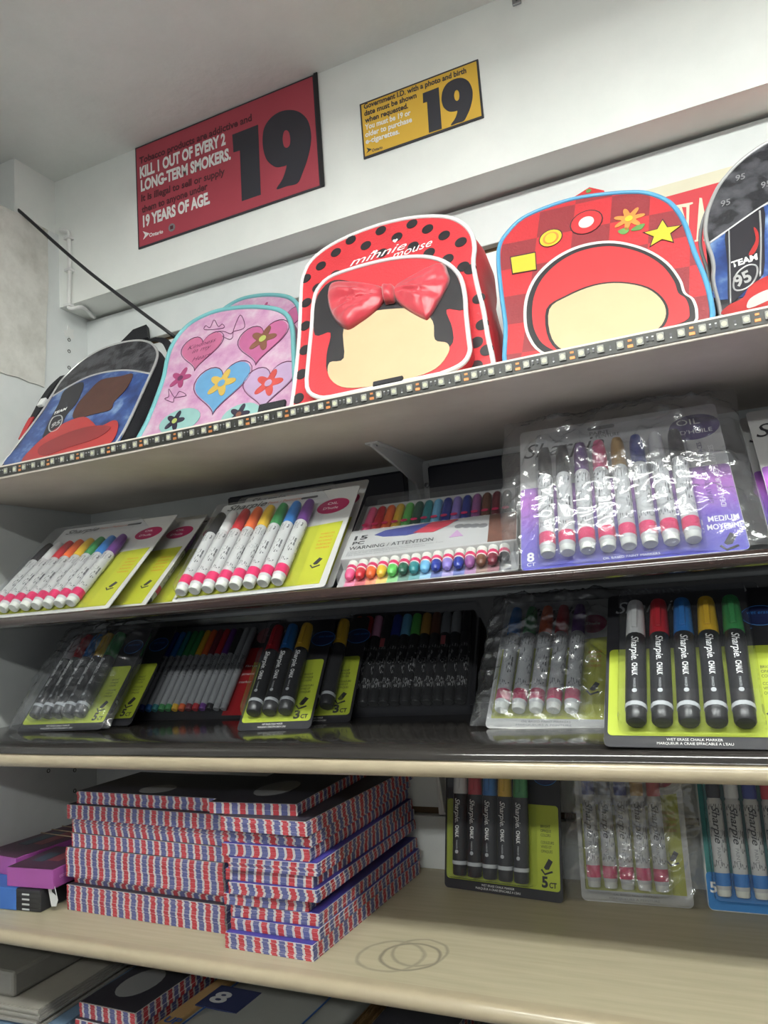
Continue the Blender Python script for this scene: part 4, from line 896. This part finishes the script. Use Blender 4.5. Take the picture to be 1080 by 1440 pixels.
chalk('five chalk marker card in a clear bag, beside the side panel', (.085, -.222, 2.0, 41.3, 1.0, .15, .17), ZL3, COL5, 5, 11, True, .0195, .030)
chalk('spare five chalk marker card behind the bagged one by the panel', (.102, -.188, 2.0, 41.3, 1.0, .15, .17), ZL3, COL5, 5, None, False, .0195, .030)
# fine grey markers
r = pack_root('fine_marker_pack', 'pack of slim grey fine markers with rainbow tips on black card', 'marker pack', None, None or (.19, -.129, 2.9, 40.5, -.3, .207, .169), ZL3); w, h = .207, .169
c = obj('card', prism(rounded(0, w, 0, h, .004), -.0006, .0004), M_cardK, r); obj('header_print', bx(.004, w-.004, h*.86, h-.004, .0004, .0006), mat('grey_header', (.16, .16, .17), .4), c); text('Sharpie', c, w*.1, h*.885, .0008, .010, M_cardK, width=w*.3, shear=.3)
obj('red_panel', prism([(w*.80, .006), (w-.004, .006), (w-.004, h*.70), (w*.82, h*.70)], .0004, .0006), mat('red_print', s2l(160, 34, 40), .4), c); obj('badge', disc(.014, .0006, .0009, 18, 1, 1, w*.91, h*.83), mat('rose_print', s2l(150, 96, 100), .4), c)
for i, k in enumerate(['black', 'dkblue', 'blue', 'teal', 'green', 'green', 'yellow', 'orange', 'maroon', 'red', 'purple', 'black', 'silver', 'silver']):
    m_ = marker(r, 'fine', .018+i*.0116, .012, .001, k, 0); text('Sharpie', m_, -.0018, .088, .0055, .0042, M_ink, width=.026, shear=.3, rot=-pi/2)
for i in range(3): text(('fine', 'permanent', 'marker')[i], c, w*.84, h*(.5-.08*i), .0008, .004, M_whiteink, width=.02)
obj('blister', dish(.008, w*.86, .006, h*.94, .0125), M_blister, r)
# three count chalk packs
H3 = ['red', 'blue', 'yellow']
chalk('three chalk marker card standing forward on the black liner', (.452, -.217, 10, 44, 0, .094, .172), ZL3, H3, 3, None, True, .0205, .020)
chalk('spare three chalk marker card behind, touching the twelve piece box', (.484, -.1735, 9.4, 43, 0, .092, .168), ZL3, H3, 3, None, False, .0205, .020)
# twelve piece black box
r = pack_root('poster_marker_box', 'twelve piece black paint marker box with coloured caps', 'marker box', None, (.529, -.127, 8.4, 41.5, -1, .184, .17), ZL3); w, h = .184, .17
c = obj('tray', prism(rounded(0, w, 0, h, .004), -.001, .0004), M_cardK, r)
for i, k in enumerate(['orange', 'red', 'rose', 'black', 'dkblue', 'ltblue', 'lime', 'gold', 'brown', 'grey', 'silver', 'black']): marker(r, 'poster', .016+i*.0138, .014, .001, k, 0)
for i, k in enumerate((0, 1, 3, 9)): obj('label_patch', bx(.016+k*.0138-.003, .016+k*.0138+.003, .098, .112, .0152, .0156), mat('rose_label', s2l(170, 80, 84), .4), r)
text('12 pc', r, .004, .004, .0008, .007, M_whiteink, width=.024, shear=.2); obj('lid', dish(.001, w-.001, .001, h-.001, .0175, .004, .002), M_blister, r)
# five paint markers in a bag
def paint5(label, f, z, cols, bag, kind='paint', letters=False):
    r = pack_root('paint_marker_pack', label, 'marker pack', None, f, z); w, h = f[5], f[6]
    c = obj('card', prism(rounded(0, w, 0, h, .006), -.0006, .0004), M_card, r)
    if kind == 'paint':
        obj('lime_panel', prism([(.005, .012), (w-.006, .012), (w-.006, h*.68), (w*.72, h*.66), (w*.70, h*.60), (.005, h*.60)], .0004, .0007), M_lime, c)
        o = obj('oval_badge', disc(.015, .0005, .0009, 24, 1.0, .85, w*.82, h*.79), M_mag, r); text("D'huile", o, w*.74, h*.78, .0011, .004, M_whiteink, width=.018)
        for i in range(4): text(('BRIGHT', 'OPAQUE', 'COLOURS', 'COULEURS')[i], c, w*.80, h*(.55-.035*i), .0009, .003, M_redtxt, width=.014)
        tip_icon(c, w*.83, h*.28, .0008, .010, M_ink)
    else:
        obj('teal_panel', prism(rounded(.002, w-.002, h*.20, h*.78, .004), .0004, .0007), mat('teal_print', s2l(40, 122, 120), .4), c); obj('blue_panel', prism(rounded(.001, w-.001, .001, h*.22, .004), .0005, .0008), mat('blue_print', s2l(34, 120, 190), .4), c); text('5', c, .004, .018, .001, .010, M_whiteink, width=.007, bold=.03)
    text('Sharpie', c, w*.2, h*.88, .0007, .010, M_ink, width=w*.5, shear=.3, bold=.02)
    text('OIL BASED PAINT MARKERS', c, w*.3, .0075, .0007, .0022, M_greyink, width=w*.4); text('MARQUEURS A PEINTURE', c, w*.26, .0035, .0007, .0022, M_greyink, width=w*.45)
    for i, k in enumerate(cols): marker(r, kind, w*.14+i*.0182, .016, .001, k, 0, letters)
    obj('blister', dish(w*.05, w*.14+4*.0182+.012, .010, h*.93, .0185), M_blister, r)
    if bag: obj('plastic_bag', polybag(w, h, .020, bag, .016, .012), M_bag, r)
    return r
paint5('five white paint markers with magenta bands in a clear bag on black liner', (.757, -.203, 0, 42, -1.3, .127, .170), ZL3, ['blue', 'green', 'orange', 'red', 'purple'], 23)
chalk('large five chalk marker card with white to green caps, on the black liner', (.893, -.298, 1.8, 43.5, -1.2, .155, .175), ZL3, COL5, 5, None, True, .0212, .028)
chalk('spare five chalk marker card lying behind the large one on the liner', (.905, -.262, 1.8, 43.5, -1.2, .155, .175), ZL3, COL5, 5, None, False, .0212, .028)
# lower shelf packs, standing against the wall
chalk('five chalk marker card standing upright against the slatwall', (.641, -.062, -7, 12, 0, .152, .172), Z4T+.0005, COL5, 5, None, True, .0200, .026)
paint5('five white paint markers in a clear bag, upright on the lower shelf', (.810, -.066, 1.7, 12, 0, .120, .172), Z4T+.0005, ['dkblue', 'grey', 'dkblue', 'gold', 'red'], 31, 'paint', True)
paint5('five white paint markers on blue and teal card, upright on the lower shelf', (.944, -.062, 0, 12, 0, .13, .172), Z4T+.0005, ['black', 'white', 'dkblue', 'red', 'yellow'], None, 'paintblue', True)

# ------------------------------------------------------------------ airmail envelope packs
def b_air(nt, tc):
    sx = N(nt, 'ShaderNodeSeparateXYZ'); nt.links.new(tc.outputs['UV'], sx.inputs[0])
    f = math_node(nt, 'FRACT', sx.outputs[0]); W = s2l(190, 186, 184); Rr = s2l(172, 56, 64); Bb = s2l(86, 90, 138)
    return ramp(nt, f, [(0, Rr), (.34, W), (.49, Bb), (.85, W)], 'CONSTANT')
M_air = custom('airmail_border_print', .55, b_air)
M_aircover = mat('airmail_cover', s2l(62, 58, 140), .35, var=.1); M_airdark = mat('dark_envelope_back', s2l(46, 44, 54), .4, var=.2); M_cardwhite = mat('white_label', (.66, .66, .68), .4)
def env_stack(w, d, h, seed, per=.0208, sag=0.0):
    """a bundle of envelopes as thin slabs; the stripe coordinate runs along each edge and slips a little from sheet to sheet"""
    rnd = random.Random(seed); n = max(5, int(h/.0015)); bm = bmesh.new(); uv = bm.loops.layers.uv.new('UVMap'); t = h/n; ph0 = rnd.uniform(0, .25); drift = 0
    for i in range(n):
        drift += rnd.uniform(-.022, .022); jx, jy = rnd.uniform(-.0005, .0005), rnd.uniform(-.0005, .0005); ph = ph0+drift+rnd.uniform(-.035, .035)
        c = [(-jx*0+jx, jy), (w+jx, jy), (w+jx, d+jy), (jx, d+jy)]; z0, z1 = i*t, (i+.985)*t
        A = [bm.verts.new((x, y, z0)) for x, y in c]; B = [bm.verts.new((x, y, z1)) for x, y in c]
        run = [0, w, w+d, 2*w+d, 2*w+2*d]
        for j in range(4):
            f = bm.faces.new((A[j], A[(j+1) % 4], B[(j+1) % 4], B[j]))
            for lp, u in zip(f.loops, (run[j], run[j+1], run[j+1], run[j])): lp[uv].uv = (u/per+ph, 0)
        for f in (bm.faces.new(A[::-1]), bm.faces.new(B)):
            for lp in f.loops: lp[uv].uv = (.4, 0)
    return mesh_from(bm, 'envelopes')
def env_pack(label, x, y, z, w, d, h, seed, rz=0.0, cover='blue', group=None, tilt=(0, 0)):
    r = tag(empty('envelope_pack', Matrix.Translation((x, y, z)) @ Matrix.Rotation(rz, 4, 'Z') @ Matrix.Rotation(tilt[0], 4, 'X') @ Matrix.Rotation(tilt[1], 4, 'Y')), label, 'envelopes', group)
    e = obj('envelopes', env_stack(w, d, h-.0006, seed), M_air, r); e['kind'] = 'stuff'
    c = obj('cover', bx(.001, w-.001, .0012, d-.001, h-.0006, h), M_aircover if cover == 'blue' else M_airdark, r)
    long_x = w > d
    if cover == 'blue':
        for k in (.28, .72): obj('white_oval', disc(.03 if not long_x else .04, h, h+.0002, 20, .85 if not long_x else 1, .62, w*.5 if not long_x else w*k, d*.5 if long_x else d*(k*.5)), M_cardwhite, c)
    else:
        obj('label_oval', disc(.03, h, h+.0002, 20, .8, 1.2 if not long_x else .7, w*.45, d*.25), M_greyink, c)
    return r
rnd = random.Random(4)
GA = 'striped airmail packs in the wide stack'; GB = 'striped airmail packs in the tall deep stack'
zc = Z4T+.0004; hs = [.0305, .0085, .036, .0165, .0175, .0175, .0150]
LA = ['bottom pack', 'thin recessed pack, second up,', 'thickest middle pack', 'fourth pack up', 'third pack from the top', 'second pack from the top', 'topmost pack']
xo = [.0, .006, -.001, .008, .008, .004, .016]; yo = [0, .007, 0, .002, .003, -.001, .004]
for i, h in enumerate(hs):
    env_pack(LA[i]+' of the wide stack of red and blue striped airmail envelopes', .199+xo[i], -.243+yo[i], zc, .252 if i < 6 else .246, .112, h, 20+i, radians(-2.0)+rnd.uniform(-.008, .008), 'dark', GA)
    zc += h+.0004
zc = Z4T+.0004; hs = [.0158, .0120, .0125, .0118, .0125, .0120, .0130, .0130, .0130, .0150, .0125]
xo = [0, .003, .002, -.004, .004, -.002, .006, -.004, -.002, -.002, -.022]; yo = [0, .007, .009, .006, .004, .008, .003, .006, .009, .004, .01]; rzz = [-2, -1, 0, 2, 0, -1, 1, 0, 0, -2, 3]
LB = ['bottom pack', 'second pack up', 'third pack up', 'fourth pack up', 'fifth pack up', 'middle pack', 'fifth pack down', 'fourth pack down', 'third pack down', 'second pack down', 'topmost pack']
for i, h in enumerate(hs):
    env_pack(LB[i]+' of the tall deep stack of striped airmail envelopes', .472+xo[i], -.281+yo[i], zc, .111 if i != 3 else .104, .262, h, 50+i, radians(rzz[i]), 'dark' if i > 8 else 'blue', GB)
    zc += h+.0004
# ---- small boxes beside the panel
M_violet = mat('violet_card', s2l(150, 76, 146), .45, var=.06); M_vtop = mat('violet_dark_print', s2l(74, 44, 66), .4, var=.3, vscale=80); M_bluebox = mat('blue_card', s2l(58, 104, 178), .45); M_blackbox = mat('black_shrink_pack', s2l(44, 44, 48), .3, var=.2)
bp = tag(empty('pencil_box', Matrix.Translation((.172, -.2605, Z4T+.0004)) @ Matrix.Rotation(radians(3), 4, 'Z')), 'black and blue shrink-wrapped boxes under the violet box', 'box')
obj('carton_layers', bx(-.118, 0, 0, .060, 0, .0265, .0015), M_blackbox, bp)
obj('blue_sleeve', bx(-.1185, -.040, -.0005, .0605, -.0, .0269, .0012), M_bluebox, bp)
for k in range(4):
    obj('layer_seam', bx(-.039, .0003, -.0004, .0002, .0045+k*.0058, .0052+k*.0058), M_black, bp); obj('end_print', bx(-.030, -.018, -.0005, .0002, .0015+k*.006, .0035+k*.006), M_greyband, bp)
def violet(label, M, w, d, h, bands=0):
    r = tag(empty('violet_box', M), label, 'box', 'violet boxes by the side panel'); obj('carton_body', bx(0, w, 0, d, 0, h-.0005, .001), M_violet, r); t = obj('top_print', bx(.001, w-.001, .001, d-.001, h-.0005, h), M_vtop, r)
    obj('print_patch', bx(w*.2, w*.45, d*.3, d*.7, h, h+.0002), mat('teal_dark_print', s2l(54, 70, 84), .4), t); obj('print_patch', bx(w*.5, w*.75, d*.35, d*.8, h, h+.0002), mat('rose_dark_print', s2l(116, 56, 66), .4), t)
    text('extra', r, w+.0003, d*.2, 0, .005, M_rosetxt, width=.02).matrix_local = Matrix.Translation((w+.0004, d*.12, h*.45)) @ Matrix.Rotation(pi/2, 4, 'Z') @ Matrix.Rotation(pi/2, 4, 'X') @ Matrix.Diagonal((.006, .007, 1, 1))
    obj('lid_flap', bx(.0005, w-.0005, -.0004, .0006, h*.82, h*.985), M_violet, r)
    for k in range(bands):
        y = d*(.62+.12*k); obj('rubber_band', tube([(-.0008, y, -.0005), (-.0008, y, h+.0008), (w+.0008, y, h+.0008), (w+.0008, y, -.0005)], .0007, 5), mat('rubber', (.45, .36, .24), .5), r)
M_rosetxt = mat('rose_text', s2l(206, 150, 200), .5)
violet('violet card box with dark printed top resting on the shrink-wrapped boxes', Matrix.Translation((.112, -.2605, Z4T+.0275)) @ Matrix.Rotation(radians(4), 4, 'Z'), .077, .085, .024)
violet('violet card box held with rubber bands, half out of view by the panel', Matrix.Translation((.014, -.222, Z4T+.0275)) @ Matrix.Rotation(radians(-6), 4, 'Z'), .078, .15, .024, 3)
rs = tag(empty('rest_block', loc=(.01, -.2, Z4T+.0004)), 'dark carton under the banded violet box', 'box'); obj('carton_body', bx(0, .105, .005, .15, 0, .0265, .001), M_blackbox, rs); obj('tape_band', bx(.04, .055, .0045, .1505, .0, .0268), M_greyink, rs)
yb_ = tag(empty('green_packet', loc=(.135, -.15, Z4T+.0004)), 'dark green and yellow packet wedged behind the violet boxes', 'packet'); obj('packet_body', bx(0, .055, 0, .10, 0, .058, .003), mat('dark_green', s2l(44, 52, 38), .5), yb_); obj('yellow_oval', disc(.022, .058, .0583, 20, 1, .6, .03, .03), mat('dull_yellow', s2l(150, 146, 60), .5), yb_)
ps = tag(empty('paper_scrap', Matrix.Translation((.183, -.252, Z4T+.001)) @ Matrix.Rotation(radians(-8), 4, 'Z')), 'white torn paper scrap with black print, between boxes and envelopes', 'paper')
pm = Matrix.Rotation(radians(90), 4, 'X') @ Matrix.Rotation(radians(-35), 4, 'Z')
obj('sheet', prism([(-.004, 0), (.006, -.002), (.012, .004), (.011, .034), (-.002, .036)], -.0006, 0), mat('paper_white', (.72, .72, .72), .6), ps, M=Matrix.Translation((0.002, 0, .006)) @ Matrix.Rotation(radians(90), 4, 'X') @ Matrix.Rotation(radians(20), 4, 'Z'))
obj('black_print', prism([(.004, .016), (.011, .010), (.0105, .033), (.003, .034), (.006, .026)], 0, .0002), M_black, ps, M=Matrix.Translation((0.002, 0, .006)) @ Matrix.Rotation(radians(90), 4, 'X') @ Matrix.Rotation(radians(20), 4, 'Z'))

# ------------------------------------------------------------------ envelopes on the bottom shelf
def plain_stack(name, label, M, w, d, h, m, seed, extra=None):
    r = tag(empty(name, M), label, 'envelopes'); rd = random.Random(seed); n = int(h/.003); bm = bmesh.new()
    for i in range(n):
        jx, jy = rd.uniform(-.0025, .0025), rd.uniform(-.0025, .0025); t = h/n
        bmesh.ops.create_cube(bm, size=1, matrix=Matrix.Translation((w/2+jx, d/2+jy, (i+.47)*t)) @ Matrix.Diagonal((w, d, t*.9, 1)))
    e = obj('envelopes', mesh_from(bm, 'env'), m, r); e['kind'] = 'stuff'; obj('top_sheet', bx(0, w, 0, d, h, h+.0008), m, r); return r
M_env = mat('grey_paper', s2l(150, 146, 138), .6, var=.12); M_envb = mat('blue_grey_paper', s2l(104, 128, 154), .55, var=.12); M_kraft = mat('kraft_paper', s2l(176, 142, 96), .6, var=.1); M_clearpk = mat('pale_grey_mailer', s2l(150, 152, 148), .35, var=.06)
zz5 = Z5T+.0005
pb = plain_stack('envelope_stack', 'thick stack of blue-grey envelopes under shelf beside the panel', Matrix.Translation((.03, -.30, zz5)) @ Matrix.Rotation(radians(3), 4, 'Z'), .185, .27, .103, M_envb, 1)
plain_stack('envelope_stack', 'smaller stack of grey envelopes lying on the blue-grey ones', Matrix.Translation((.035, -.285, zz5+.1045)) @ Matrix.Rotation(radians(2), 4, 'Z'), .155, .25, .020, M_env, 2)
wp = tag(obj('wrapped_bundle', bx(.03, .135, -.27, -.06, zz5+.126, zz5+.156, .004), mat('clear_grey_wrap', s2l(120, 118, 112), .15, var=.15)), 'shiny shrink-wrapped grey bundle on top of the grey envelopes', 'bundle')
for i in range(3):
    env_pack(('lowest', 'middle', 'top')[i]+' striped airmail pack on the bottom shelf with oval printed cover', .238+.003*i, -.276+.004*i, zz5+.085+i*.0172, .088, .24, .0168, 90+i, radians(-1), 'dark')
plain_stack('envelope_stack', 'grey envelope block under the striped packs of the bottom shelf', Matrix.Translation((.232, -.28, zz5)), .10, .25, .0845, M_env, 5)
# padded mailer with printed size number
mw = tag(empty('padded_mailer', Matrix.Translation((.336, -.315, zz5+.098)) @ Matrix.Rotation(radians(-2), 4, 'Z')), 'pale padded mailer with a blue square numbered 8', 'mailer')
obj('mailer_body', pillow(rounded(0, .205, 0, .29, .012), 0, .018, 6), M_clearpk, mw)
obj('kraft_flap', bx(0, .022, .0, .29, .003, .0165, .002), M_kraft, mw); _c = mw.matrix_world.inverted() @ on_z(318, 1404, zz5+.1165); _u = mw.matrix_world.inverted() @ on_z(228, 1436, zz5+.1165)
lm = obj('size_label', bx(_c.x-.028, _c.x+.034, _c.y-.024, _c.y+.026, .017, .0184), mat('navy_label', s2l(44, 52, 92), .5), mw)
text('8', lm, _c.x-.02, _c.y-.012, .0187, .024, M_cardwhite, width=.024, bold=.03); text('UP', mw, _u.x, _u.y, .0185, .012, mat('blue_ink', s2l(40, 84, 150), .5), width=.022, bold=.02)
obj('blue_line', bx(.034, .0355, .02, .28, .017, .0182), _M['blue_ink'], mw); obj('blue_line', bx(.168, .1695, .02, .28, .0165, .0178), _M['blue_ink'], mw); obj('blue_mark', bx(.03, .045, .01, .028, .0165, .0178), _M['blue_ink'], mw)
plain_stack('envelope_stack', 'kraft mailer pile beneath the padded mailer numbered 8', Matrix.Translation((.336, -.30, zz5)), .20, .27, .097, M_kraft, 7)
env_pack('striped airmail pack leaning beside the padded mailer on the bottom shelf', .552, -.262, zz5+.066, .10, .24, .02, 97, radians(-2), 'dark')
plain_stack('envelope_stack', 'grey envelope block beside the kraft pile on the bottom shelf', Matrix.Translation((.548, -.27, zz5)), .11, .25, .0655, M_env, 8)
for i, (x, c) in enumerate(((.70, (150, 150, 152)), (.84, (60, 62, 100)))):
    plain_stack('envelope_stack', ('pale grey', 'navy')[i]+' envelope block on the bottom shelf past the striped pack', Matrix.Translation((x, -.27, zz5)), .125, .25, .09-.02*i, mat('block_paper_%d' % i, s2l(*c), .5), 10+i)
